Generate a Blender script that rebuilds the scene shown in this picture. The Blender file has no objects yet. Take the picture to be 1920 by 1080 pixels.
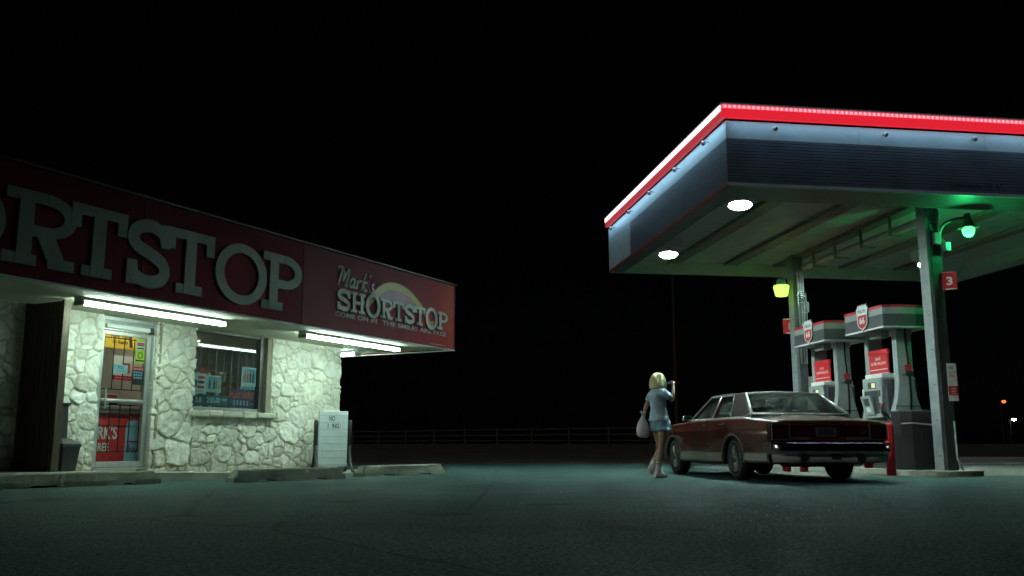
import bpy, bmesh, math, random
import numpy as np
from mathutils import Vector, Matrix
PI = math.pi
random.seed(7)
SC = bpy.context.scene
COL = SC.collection
# ------------------------------------------------------------------ camera
F, HZ, CAMH = 1700.0, 832.0, 0.56
PITCH = math.atan((HZ - 540) / F)
cam = bpy.data.cameras.new('camera')
cam.sensor_width = 36.0
cam.lens = 36.0 * F / 1920.0
cam.clip_end = 3000
cam.clip_start = 0.05
camo = bpy.data.objects.new('camera', cam)
COL.objects.link(camo)
camo.location = (0, 0, CAMH)
camo.rotation_euler = (PI / 2 + PITCH, 0, 0)
SC.camera = camo
# ------------------------------------------------------------------ sky, night
W = bpy.data.worlds.new('World')
SC.world = W
W.use_nodes = True
wn = W.node_tree
for n_ in list(wn.nodes): wn.nodes.remove(n_)
sky = wn.nodes.new('ShaderNodeTexSky')
sky.sky_type = 'NISHITA'
sky.sun_disc = False
sky.sun_elevation = math.radians(26)
sky.sun_rotation = math.radians(233)
bg = wn.nodes.new('ShaderNodeBackground')
bg.inputs['Strength'].default_value = 0.00010
wo = wn.nodes.new('ShaderNodeOutputWorld')
wn.links.new(sky.outputs[0], bg.inputs[0])
wn.links.new(bg.outputs[0], wo.inputs[0])
# warm low fill from behind the camera's left, added to light woman and car
sl = bpy.data.lights.new('fill_light', 'SUN')
sl.energy = 0.32
sl.angle = math.radians(3)
sl.color = (1.0, 0.94, 0.84)
so = bpy.data.objects.new('fill_light', sl)
COL.objects.link(so)
so.rotation_euler = Vector((0.80 * math.cos(math.radians(26)), 0.60 * math.cos(math.radians(26)), -math.sin(math.radians(26)))).to_track_quat('-Z', 'Y').to_euler()
SC.view_settings.view_transform = 'Standard'
SC.view_settings.look = 'None'
SC.view_settings.exposure = 0.0
SC.view_settings.gamma = 1.0
SC.render.engine = 'CYCLES'
cy = SC.cycles
cy.use_denoising = True
cy.max_bounces = 8
cy.sample_clamp_indirect = 4.0
cy.blur_glossy = 0.5
cy.caustics_reflective = False
cy.caustics_refractive = False
TUBE_L, CANOPY_L = 62.0, 740.0

# ------------------------------------------------------------------ materials
def _mat(name):
    m = bpy.data.materials.new(name)
    m.use_nodes = True
    return m, m.node_tree, m.node_tree.nodes['Principled BSDF']

def mat(name, col, rough=0.6, metal=0.0, var=0.15, scale=6.0, bump=0.0, bscale=60.0, coat=0.0, stretch=None, spec=0.5):
    """painted / bare surface with uneven tone and a little relief"""
    m, nt, b = _mat(name)
    N, L = nt.nodes, nt.links
    b.inputs['Roughness'].default_value = rough
    b.inputs['Metallic'].default_value = metal
    b.inputs['Specular IOR Level'].default_value = spec
    if coat:
        b.inputs['Coat Weight'].default_value = coat
        b.inputs['Coat Roughness'].default_value = 0.08
    tc = N.new('ShaderNodeTexCoord')
    mp = N.new('ShaderNodeMapping')
    if stretch: mp.inputs['Scale'].default_value = stretch
    L.new(tc.outputs['Object'], mp.inputs[0])
    nz = N.new('ShaderNodeTexNoise')
    nz.inputs['Scale'].default_value = scale
    nz.inputs['Detail'].default_value = 6
    L.new(mp.outputs[0], nz.inputs['Vector'])
    cr = N.new('ShaderNodeValToRGB')
    c = np.array(col)
    cr.color_ramp.elements[0].position = 0.3
    cr.color_ramp.elements[1].position = 0.7
    cr.color_ramp.elements[0].color = (*np.clip(c * (1 - var), 0, 1), 1)
    cr.color_ramp.elements[1].color = (*np.clip(c * (1 + var), 0, 1), 1)
    L.new(nz.outputs[0], cr.inputs[0])
    L.new(cr.outputs[0], b.inputs['Base Color'])
    rr = N.new('ShaderNodeMapRange')
    rr.inputs['To Min'].default_value = max(0.02, rough - 0.08)
    rr.inputs['To Max'].default_value = min(1, rough + 0.08)
    L.new(nz.outputs[0], rr.inputs[0])
    L.new(rr.outputs[0], b.inputs['Roughness'])
    if bump:
        n2 = N.new('ShaderNodeTexNoise')
        n2.inputs['Scale'].default_value = bscale
        n2.inputs['Detail'].default_value = 4
        L.new(mp.outputs[0], n2.inputs['Vector'])
        bp = N.new('ShaderNodeBump')
        bp.inputs['Strength'].default_value = bump
        bp.inputs['Distance'].default_value = 0.02
        L.new(n2.outputs[0], bp.inputs['Height'])
        L.new(bp.outputs[0], b.inputs['Normal'])
    return m

def emat(name, col, strength):
    m, nt, b = _mat(name)
    b.inputs['Base Color'].default_value = (*[0.8 * x for x in col], 1)
    b.inputs['Emission Color'].default_value = (*col, 1)
    b.inputs['Emission Strength'].default_value = strength
    return m

def glass(name, tint=(0.9, 0.95, 0.93), refl=1.0, rough=0.01, ior=1.5, film=0.0):
    m = bpy.data.materials.new(name)
    m.use_nodes = True
    nt = m.node_tree
    N, L = nt.nodes, nt.links
    N.remove(N['Principled BSDF'])
    tr = N.new('ShaderNodeBsdfTransparent')
    tr.inputs[0].default_value = (*tint, 1)
    gl = N.new('ShaderNodeBsdfGlossy')
    gl.inputs['Roughness'].default_value = rough
    gl.inputs['Color'].default_value = (refl, refl, refl, 1)
    fr = N.new('ShaderNodeFresnel')
    fr.inputs['IOR'].default_value = ior
    mx = N.new('ShaderNodeMixShader')
    ge = N.new('ShaderNodeNewGeometry'); iv = N.new('ShaderNodeMath'); iv.operation = 'SUBTRACT'; iv.inputs[0].default_value = 1.0; ml = N.new('ShaderNodeMath'); ml.operation = 'MULTIPLY'
    L.new(ge.outputs['Backfacing'], iv.inputs[1]); L.new(iv.outputs[0], ml.inputs[0]); L.new(fr.outputs[0], ml.inputs[1]); L.new(ml.outputs[0], mx.inputs[0])
    L.new(tr.outputs[0], mx.inputs[1])
    L.new(gl.outputs[0], mx.inputs[2])
    out = mx.outputs[0]
    if film:  # thin uneven grey-green film: reflections put into the glass colour
        df = N.new('ShaderNodeBsdfDiffuse'); df.inputs[0].default_value = (0.30, 0.36, 0.32, 1)
        tc = N.new('ShaderNodeTexCoord'); nz = N.new('ShaderNodeTexNoise'); nz.inputs['Scale'].default_value = 3.0; nz.inputs['Detail'].default_value = 6
        L.new(tc.outputs['Object'], nz.inputs['Vector'])
        mr = N.new('ShaderNodeMapRange'); mr.inputs['From Min'].default_value = .3; mr.inputs['From Max'].default_value = .7; mr.inputs['To Min'].default_value = film * .3; mr.inputs['To Max'].default_value = film * 1.7
        L.new(nz.outputs[0], mr.inputs[0])
        m2 = N.new('ShaderNodeMixShader'); L.new(mr.outputs[0], m2.inputs[0]); L.new(out, m2.inputs[1]); L.new(df.outputs[0], m2.inputs[2]); out = m2.outputs[0]
    L.new(out, N['Material Output'].inputs[0])
    return m

def asphalt_mat():
    m, nt, b = _mat('asphalt')
    N, L = nt.nodes, nt.links
    tc = N.new('ShaderNodeTexCoord')
    def noise(scale, det=5, rough=0.6):
        n = N.new('ShaderNodeTexNoise')
        n.inputs['Scale'].default_value = scale
        n.inputs['Detail'].default_value = det
        n.inputs['Roughness'].default_value = rough
        L.new(tc.outputs['Object'], n.inputs['Vector'])
        return n
    big, fine = noise(0.35, 8, 0.65), noise(34, 3, 0.8)
    vor = N.new('ShaderNodeTexVoronoi')
    vor.inputs['Scale'].default_value = 70
    L.new(tc.outputs['Object'], vor.inputs['Vector'])
    cr = N.new('ShaderNodeValToRGB')
    e = cr.color_ramp.elements
    e[0].position, e[0].color = 0.30, (0.046, 0.058, 0.056, 1)
    e[1].position, e[1].color = 0.72, (0.115, 0.138, 0.132, 1)
    L.new(big.outputs[0], cr.inputs[0])
    sp = N.new('ShaderNodeValToRGB')
    e = sp.color_ramp.elements
    e[0].position, e[0].color = 0.38, (0.28, 0.28, 0.28, 1)
    e[1].position, e[1].color = 0.64, (2.1, 2.1, 2.05, 1)
    L.new(fine.outputs[0], sp.inputs[0])
    mu = N.new('ShaderNodeMix')
    mu.data_type = 'RGBA'; mu.blend_type = 'MULTIPLY'
    mu.inputs[0].default_value = 1.0
    L.new(cr.outputs[0], mu.inputs[6]); L.new(sp.outputs[0], mu.inputs[7])
    # long cracks, dark oil stains, worn patches
    def mul(col, fac_out, dark):
        k = N.new('ShaderNodeMix'); k.data_type = 'RGBA'; k.blend_type = 'MIX'
        L.new(fac_out, k.inputs[0]); L.new(col, k.inputs[6])
        d = N.new('ShaderNodeMix'); d.data_type = 'RGBA'; d.blend_type = 'MULTIPLY'; d.inputs[0].default_value = 1
        L.new(col, d.inputs[6]); d.inputs[7].default_value = (*dark, 1); L.new(d.outputs[2], k.inputs[7])
        return k.outputs[2]
    wob = noise(1.3, 4); wm = N.new('ShaderNodeMix'); wm.data_type = 'RGBA'; wm.inputs[0].default_value = 0.22
    L.new(tc.outputs['Object'], wm.inputs[6]); L.new(wob.outputs['Color'], wm.inputs[7])
    ve = N.new('ShaderNodeTexVoronoi'); ve.feature = 'DISTANCE_TO_EDGE'; ve.inputs['Scale'].default_value = 0.27
    L.new(wm.outputs[2], ve.inputs['Vector'])
    def ramp(src, a, b_, inv=False):
        r = N.new('ShaderNodeMapRange'); r.inputs['From Min'].default_value = a; r.inputs['From Max'].default_value = b_
        if inv: r.inputs['To Min'].default_value = 1; r.inputs['To Max'].default_value = 0
        L.new(src, r.inputs[0]); return r.outputs[0]
    base = mu.outputs[2]
    base = mul(base, ramp(ve.outputs['Distance'], 0.001, 0.007, True), (0.5, 0.5, 0.5))
    st = noise(0.9, 3, 0.5); base = mul(base, ramp(st.outputs[0], 0.62, 0.70), (0.45, 0.45, 0.45))
    st2 = noise(0.16, 6, 0.7); base = mul(base, ramp(st2.outputs[0], 0.40, 0.60), (1.5, 1.45, 1.4))
    mu = N.new('ShaderNodeMix'); mu.data_type = 'RGBA'; mu.blend_type = 'MULTIPLY'; mu.inputs[0].default_value = 1.0
    L.new(base, mu.inputs[6]); mu.inputs[7].default_value = (0.42, 0.67, 0.66, 1)
    L.new(mu.outputs[2], b.inputs['Base Color'])
    b.inputs['Roughness'].default_value = 0.82
    b.inputs['Specular IOR Level'].default_value = 0.10
    bp = N.new('ShaderNodeBump')
    bp.inputs['Strength'].default_value = 0.55
    bp.inputs['Distance'].default_value = 0.012
    L.new(vor.outputs['Distance'], bp.inputs['Height'])
    L.new(bp.outputs[0], b.inputs['Normal'])
    return m

def stone_mat():
    m, nt, b = _mat('limestone_veneer')
    N, L = nt.nodes, nt.links
    at = N.new('ShaderNodeAttribute'); at.attribute_name = 'tone'
    tc = N.new('ShaderNodeTexCoord')
    nz = N.new('ShaderNodeTexNoise'); nz.inputs['Scale'].default_value = 9; nz.inputs['Detail'].default_value = 8
    L.new(tc.outputs['Object'], nz.inputs['Vector'])
    cr = N.new('ShaderNodeValToRGB')
    e = cr.color_ramp.elements
    e[0].position, e[0].color = 0.3, (0.82, 0.78, 0.70, 1)
    e[1].position, e[1].color = 0.68, (1.06, 1.05, 1.02, 1)
    L.new(nz.outputs[0], cr.inputs[0])
    mu = N.new('ShaderNodeMix'); mu.data_type = 'RGBA'; mu.blend_type = 'MULTIPLY'
    mu.inputs[0].default_value = 1.0
    L.new(at.outputs['Color'], mu.inputs[6]); L.new(cr.outputs[0], mu.inputs[7])
    L.new(mu.outputs[2], b.inputs['Base Color'])
    b.inputs['Roughness'].default_value = 0.9
    b.inputs['Specular IOR Level'].default_value = 0.2
    n2 = N.new('ShaderNodeTexNoise'); n2.inputs['Scale'].default_value = 38; n2.inputs['Detail'].default_value = 6
    L.new(tc.outputs['Object'], n2.inputs['Vector'])
    bp = N.new('ShaderNodeBump'); bp.inputs['Strength'].default_value = 0.5; bp.inputs['Distance'].default_value = 0.02
    L.new(n2.outputs[0], bp.inputs['Height']); L.new(bp.outputs[0], b.inputs['Normal'])
    return m

def panel_mat():
    """sign vinyl: red, turning orange toward its right end"""
    m, nt, b = _mat('sign_vinyl')
    N, L = nt.nodes, nt.links
    tc = N.new('ShaderNodeTexCoord')
    sx = N.new('ShaderNodeSeparateXYZ'); L.new(tc.outputs['Object'], sx.inputs[0])
    nz = N.new('ShaderNodeTexNoise'); nz.inputs['Scale'].default_value = 1.6; nz.inputs['Detail'].default_value = 3
    L.new(tc.outputs['Object'], nz.inputs['Vector'])
    ad = N.new('ShaderNodeMath'); ad.operation = 'MULTIPLY_ADD'
    L.new(nz.outputs[0], ad.inputs[0]); ad.inputs[1].default_value = 0.9; L.new(sx.outputs[0], ad.inputs[2])
    cr = N.new('ShaderNodeValToRGB')
    mr = N.new('ShaderNodeMapRange'); mr.inputs['From Min'].default_value = -3.0; mr.inputs['From Max'].default_value = 1.9
    L.new(ad.outputs[0], mr.inputs[0]); L.new(mr.outputs[0], cr.inputs[0])
    e = cr.color_ramp.elements
    e[0].position, e[0].color = 0.0, (0.14, 0.008, 0.019, 1)
    e[1].position, e[1].color = 1.0, (0.32, 0.075, 0.028, 1)
    q = e.new(0.55); q.color = (0.16, 0.008, 0.018, 1)
    q = e.new(0.82); q.color = (0.25, 0.016, 0.022, 1)
    L.new(cr.outputs[0], b.inputs['Base Color'])
    b.inputs['Roughness'].default_value = 0.5
    b.inputs['Specular IOR Level'].default_value = 0.15
    return m

M = {}
M['asphalt'] = asphalt_mat()
M['stone'] = stone_mat()
M['panel'] = panel_mat()
M['field'] = mat('dry_grass', (0.045, 0.045, 0.03), 0.95, var=0.5, scale=0.8, bump=0.6, bscale=20)
M['concrete'] = mat('concrete', (0.30, 0.30, 0.25), 0.85, var=0.28, scale=2.2, bump=0.35, bscale=45)
M['padcon'] = mat('pad_concrete', (0.12, 0.123, 0.108), 0.8, var=0.3, scale=1.1, bump=0.3, bscale=30)
M['road_lit'] = mat('road_concrete', (0.42, 0.42, 0.40), 0.85, var=0.25, scale=0.6, bump=0.2)  # far road made paler: the light on it is put into the colour
M['soffit'] = mat('soffit_board', (0.62, 0.60, 0.48), 0.7, var=0.10, scale=1.5, bump=0.08)
M['red_fascia'] = mat('red_fascia_metal', (0.135, 0.008, 0.018), 0.55, var=0.25, scale=0.9, bump=0.05, bscale=3, spec=0.08)
M['logo_white'] = mat('faded_white_print', (0.42, 0.47, 0.43), 0.6, var=0.1)
M['letter'] = mat('letter_plastic', (0.185, 0.225, 0.205), 0.5, var=0.08, scale=3)
M['white'] = mat('white_paint', (0.72, 0.74, 0.72), 0.45, var=0.06, scale=5)
M['white_matte'] = mat('white_print', (0.72, 0.73, 0.70), 0.6, var=0.05)
M['gray_metal'] = mat('gray_metal', (0.38, 0.40, 0.38), 0.42, metal=0.3, var=0.12, scale=7)
M['alum'] = mat('aluminium', (0.52, 0.54, 0.52), 0.38, metal=0.75, var=0.10, scale=4, stretch=(8, 8, 0.5))
M['black'] = mat('black_plastic', (0.018, 0.019, 0.020), 0.42, var=0.2)
M['black_iron'] = mat('black_iron', (0.012, 0.012, 0.012), 0.5, var=0.2)
M['rubber'] = mat('rubber', (0.012, 0.012, 0.012), 0.8, var=0.25, scale=14, bump=0.2, spec=0.2)
M['red'] = mat('red_paint', (0.55, 0.018, 0.028), 0.42, var=0.14, scale=5)
M['red_print'] = mat('red_print', (0.58, 0.022, 0.03), 0.5, var=0.05)
M['dark_print'] = mat('dark_print', (0.02, 0.022, 0.03), 0.5, var=0.1)
M['navy_print'] = mat('navy_print', (0.025, 0.03, 0.085), 0.5, var=0.1)
M['teal_print'] = mat('teal_print', (0.04, 0.10, 0.11), 0.5, var=0.15)
M['yellow_print'] = mat('yellow_print', (0.72, 0.50, 0.03), 0.5, var=0.06)
M['lime_print'] = mat('lime_print', (0.60, 0.72, 0.06), 0.5, var=0.05)
M['blue_print'] = mat('blue_print', (0.30, 0.48, 0.62), 0.5, var=0.08)
M['orange_print'] = mat('orange_print', (0.60, 0.10, 0.05), 0.5, var=0.1)
M['gold_print'] = mat('gold_print', (0.36, 0.25, 0.03), 0.4, var=0.08)
M['mauve_print'] = mat('mauve_print', (0.26, 0.11, 0.14), 0.4, var=0.06)
M['shadow_print'] = mat('shadow_print', (0.03, 0.018, 0.018), 0.5, var=0.1)
M['wood'] = mat('weathered_wood', (0.060, 0.040, 0.027), 0.75, var=0.45, scale=4, bump=0.4, bscale=30, stretch=(9, 9, 0.6))
M['wood_trim'] = mat('stained_trim', (0.085, 0.06, 0.036), 0.7, var=0.35, scale=5, bump=0.3, stretch=(9, 9, 0.7))
M['dark_alum'] = mat('bronze_aluminium', (0.07, 0.075, 0.068), 0.4, metal=0.5, var=0.15, scale=4)
M['bars_gray'] = mat('bars_gray_paint', (0.20, 0.22, 0.21), 0.5, var=0.1)
M['mullion'] = mat('weathered_frame', (0.22, 0.19, 0.14), 0.75, var=0.25, scale=8, bump=0.3, stretch=(6, 6, 0.8))
M['beige_in'] = mat('interior_plaster', (0.50, 0.45, 0.36), 0.8, var=0.1, scale=2)
M['tube'] = emat('lit_tube', (0.70, 1.0, 0.85), TUBE_L)
M['in_tube'] = emat('interior_tube', (1.0, 0.95, 0.82), 11.0)
M['glass_door'] = glass('door_glass', (0.82, 0.86, 0.84), 1.0, ior=1.42)
M['glass_win'] = glass('tinted_window_glass', (0.72, 0.80, 0.80), 0.9, ior=1.42, film=0.03)
M['car_glass'] = glass('car_glass', (0.40, 0.50, 0.46), 1.0, 0.02, ior=1.6, film=0.10)
M['fascia_gray'] = mat('canopy_gray_panel', (0.42, 0.52, 0.58), 0.45, var=0.08, scale=2.0, bump=0.04, bscale=6)
M['fascia_dark'] = mat('canopy_dark_panel', (0.11, 0.135, 0.175), 0.40, var=0.14, scale=2.5, bump=0.05, bscale=6)
M['fascia_orange'] = mat('canopy_edge_stripe', (0.28, 0.055, 0.035), 0.5, var=0.3, scale=9)
M['red_lens'] = emat('red_light_bar_lens', (1.0, 0.022, 0.045), 0.72)
M['red_lens_dim'] = emat('red_light_bar_lens_side', (1.0, 0.10, 0.13), 0.34)
M['led_pink'] = emat('led_diode', (1.0, 0.36, 0.43), 1.25)
M['led_base'] = emat('led_channel', (1.0, 0.14, 0.20), 0.75)
M['led_hot'] = emat('led_bright', (1.0, 0.72, 0.70), 3.2)
M['wash_left'] = emat('bright_blue_white_led', (0.50, 0.80, 1.0), 26.0)
M['wash'] = emat('blue_white_led', (0.42, 0.80, 1.0), 8.0)
M['flange'] = mat('canopy_flange_metal', (0.12, 0.135, 0.12), 0.5, var=0.15, scale=3)
M['deck'] = mat('canopy_deck_metal', (0.60, 0.68, 0.66), 0.5, var=0.12, scale=3)
M['purlin'] = mat('canopy_purlin_metal', (0.23, 0.24, 0.18), 0.55, var=0.2, scale=4)
M['beamwhite'] = mat('canopy_white_metal', (0.60, 0.62, 0.56), 0.5, var=0.1, scale=3)
M['post'] = mat('post_paint', (0.25, 0.285, 0.28), 0.38, var=0.16, scale=6, bump=0.06)
M['post_dark'] = mat('painted_post_shade', (0.07, 0.078, 0.078), 0.4, var=0.25, scale=6, bump=0.08)
M['canlight'] = emat('canopy_lamp_lens', (0.74, 1.0, 0.93), CANOPY_L)
def downlight(m):
    nt = m.node_tree; N, L = nt.nodes, nt.links; b = N['Principled BSDF']
    g = N.new('ShaderNodeNewGeometry'); sx = N.new('ShaderNodeSeparateXYZ'); L.new(g.outputs['Incoming'], sx.inputs[0])
    a = N.new('ShaderNodeMath'); a.operation = 'MULTIPLY'; a.inputs[1].default_value = -1.0; L.new(sx.outputs[2], a.inputs[0])
    k = N.new('ShaderNodeMath'); k.operation = 'MULTIPLY'; k.use_clamp = True; k.inputs[1].default_value = 1.5; L.new(a.outputs[0], k.inputs[0])
    q = N.new('ShaderNodeMath'); q.operation = 'MULTIPLY'; q.inputs[1].default_value = CANOPY_L; L.new(k.outputs[0], q.inputs[0])
    L.new(q.outputs[0], b.inputs['Emission Strength'])
downlight(M['canlight'])
M['green_bulb'] = emat('green_bulb', (0.17, 1.0, 0.42), 1.5)
M['green_core'] = emat('green_bulb_core', (0.8, 1.0, 0.85), 60.0)
M['lampgreen'] = mat('green_lamp_enamel', (0.10, 0.20, 0.12), 0.4, var=0.1)
M['yellow_bulb'] = emat('yellow_globe', (0.52, 1.0, 0.14), 1.45)
M['pump'] = mat('pump_gray', (0.29, 0.325, 0.32), 0.42, var=0.08, scale=6)
M['pump_dark'] = mat('pump_dark_gray', (0.04, 0.043, 0.046), 0.45, var=0.1)
M['pump_mid'] = mat('pump_mid_gray', (0.07, 0.075, 0.077), 0.45, var=0.1)
M['bin_dark'] = mat('bin_black_plastic', (0.016, 0.017, 0.018), 0.5, var=0.2)
M['lcd'] = emat('pump_display', (0.80, 0.74, 0.42), 0.42)
M['car'] = None
M['reflected_ground'] = mat('painted_chrome_reflection', (0.60, 0.63, 0.60), 0.45, var=0.1)  # pale matte valance: chrome's reflection of lit ground put into the colour
M['bright_trim'] = mat('painted_glint_trim', (0.80, 0.84, 0.82), 0.3, metal=0.25, var=0.12, scale=12)  # chrome made pale and half matte, its bright glints put into the colour
M['rocker'] = mat('brushed_rocker_trim', (0.34, 0.325, 0.28), 0.4, metal=0.35, var=0.12, scale=3)
M['chrome'] = mat('chrome', (0.82, 0.84, 0.86), 0.15, metal=1.0, var=0.03)
M['chrome_dull'] = mat('dull_chrome', (0.42, 0.43, 0.41), 0.30, metal=0.8, var=0.06, scale=2)
M['tail'] = mat('tail_lens', (0.05, 0.006, 0.008), 0.15, var=0.1, coat=0.5)
M['under'] = mat('underbody', (0.012, 0.012, 0.012), 0.8, var=0.3)
M['seatcloth'] = mat('seat_cloth', (0.10, 0.085, 0.075), 0.85, var=0.15)
M['hub'] = mat('wire_hubcap', (0.13, 0.13, 0.12), 0.35, metal=0.8, var=0.15, scale=20)
M['whitewall'] = mat('whitewall', (0.17, 0.165, 0.14), 0.7, var=0.1)
M['vinyl'] = mat('vinyl_roof', (0.042, 0.033, 0.030), 0.42, var=0.15, scale=8, bump=0.15, bscale=120)
M['skin'] = mat('skin', (0.42, 0.27, 0.18), 0.5, var=0.08)
M['shirt'] = mat('blue_shirt', (0.44, 0.63, 0.78), 0.85, var=0.12, scale=14, bump=0.35, bscale=14)
M['denim'] = mat('pale_denim', (0.22, 0.36, 0.47), 0.9, var=0.3, scale=14, bump=0.12, bscale=90)
M['hair'] = mat('blonde_hair', (0.84, 0.78, 0.42), 0.5, var=0.25, scale=22, bump=0.8, bscale=60, stretch=(3, 3, 0.35))
M['sock'] = mat('white_sock', (0.62, 0.64, 0.58), 0.9, var=0.1, scale=20, bump=0.2)
M['sack'] = mat('plastic_sack', (0.66, 0.68, 0.70), 0.4, var=0.1, scale=9, bump=0.9, bscale=9)
M['fence'] = mat('fence_paint', (0.035, 0.035, 0.035), 0.6, var=0.2)
M['lens_white'] = emat('far_white_lamp', (1.0, 1.0, 0.85), 60.0)
M['lens_amber'] = emat('far_amber_lamp', (1.0, 0.11, 0.02), 3.2)
M['pole'] = mat('pole_wood', (0.022, 0.020, 0.018), 0.9, var=0.3)

def car_paint():
    m, nt, b = _mat('maroon_metallic')
    N, L = nt.nodes, nt.links
    lw = N.new('ShaderNodeLayerWeight'); lw.inputs[0].default_value = 0.35
    tc = N.new('ShaderNodeTexCoord')
    nz = N.new('ShaderNodeTexNoise'); nz.inputs['Scale'].default_value = 3.5; nz.inputs['Detail'].default_value = 8
    L.new(tc.outputs['Object'], nz.inputs['Vector'])
    cr = N.new('ShaderNodeValToRGB')
    cr.color_ramp.elements[0].position = 0.3; cr.color_ramp.elements[0].color = (0.080, 0.014, 0.011, 1)
    cr.color_ramp.elements[1].position = 0.75; cr.color_ramp.elements[1].color = (0.150, 0.034, 0.020, 1)
    L.new(nz.outputs[0], cr.inputs[0])
    # tops greyed: dust, plus lamplight on the trunk lid put into the colour
    ge = N.new('ShaderNodeNewGeometry'); sp = N.new('ShaderNodeSeparateXYZ'); L.new(ge.outputs['Normal'], sp.inputs[0])
    n3 = N.new('ShaderNodeTexNoise'); n3.inputs['Scale'].default_value = 7; n3.inputs['Detail'].default_value = 7; L.new(tc.outputs['Object'], n3.inputs['Vector'])
    d1 = N.new('ShaderNodeMapRange'); d1.inputs['From Min'].default_value = 0.72; d1.inputs['From Max'].default_value = 0.98; d1.inputs['To Max'].default_value = 0.75; L.new(sp.outputs[2], d1.inputs[0])
    d2 = N.new('ShaderNodeMath'); d2.operation = 'MULTIPLY'; L.new(d1.outputs[0], d2.inputs[0]); L.new(n3.outputs[0], d2.inputs[1])
    mx = N.new('ShaderNodeMix'); mx.data_type = 'RGBA'; L.new(d2.outputs[0], mx.inputs[0]); L.new(cr.outputs[0], mx.inputs[6]); mx.inputs[7].default_value = (0.27, 0.235, 0.215, 1)
    L.new(mx.outputs[2], b.inputs['Base Color'])
    b.inputs['Metallic'].default_value = 0.35
    b.inputs['Roughness'].default_value = 0.36
    b.inputs['Coat Weight'].default_value = 0.6
    b.inputs['Coat Roughness'].default_value = 0.14
    return m
M['car'] = car_paint()

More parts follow.
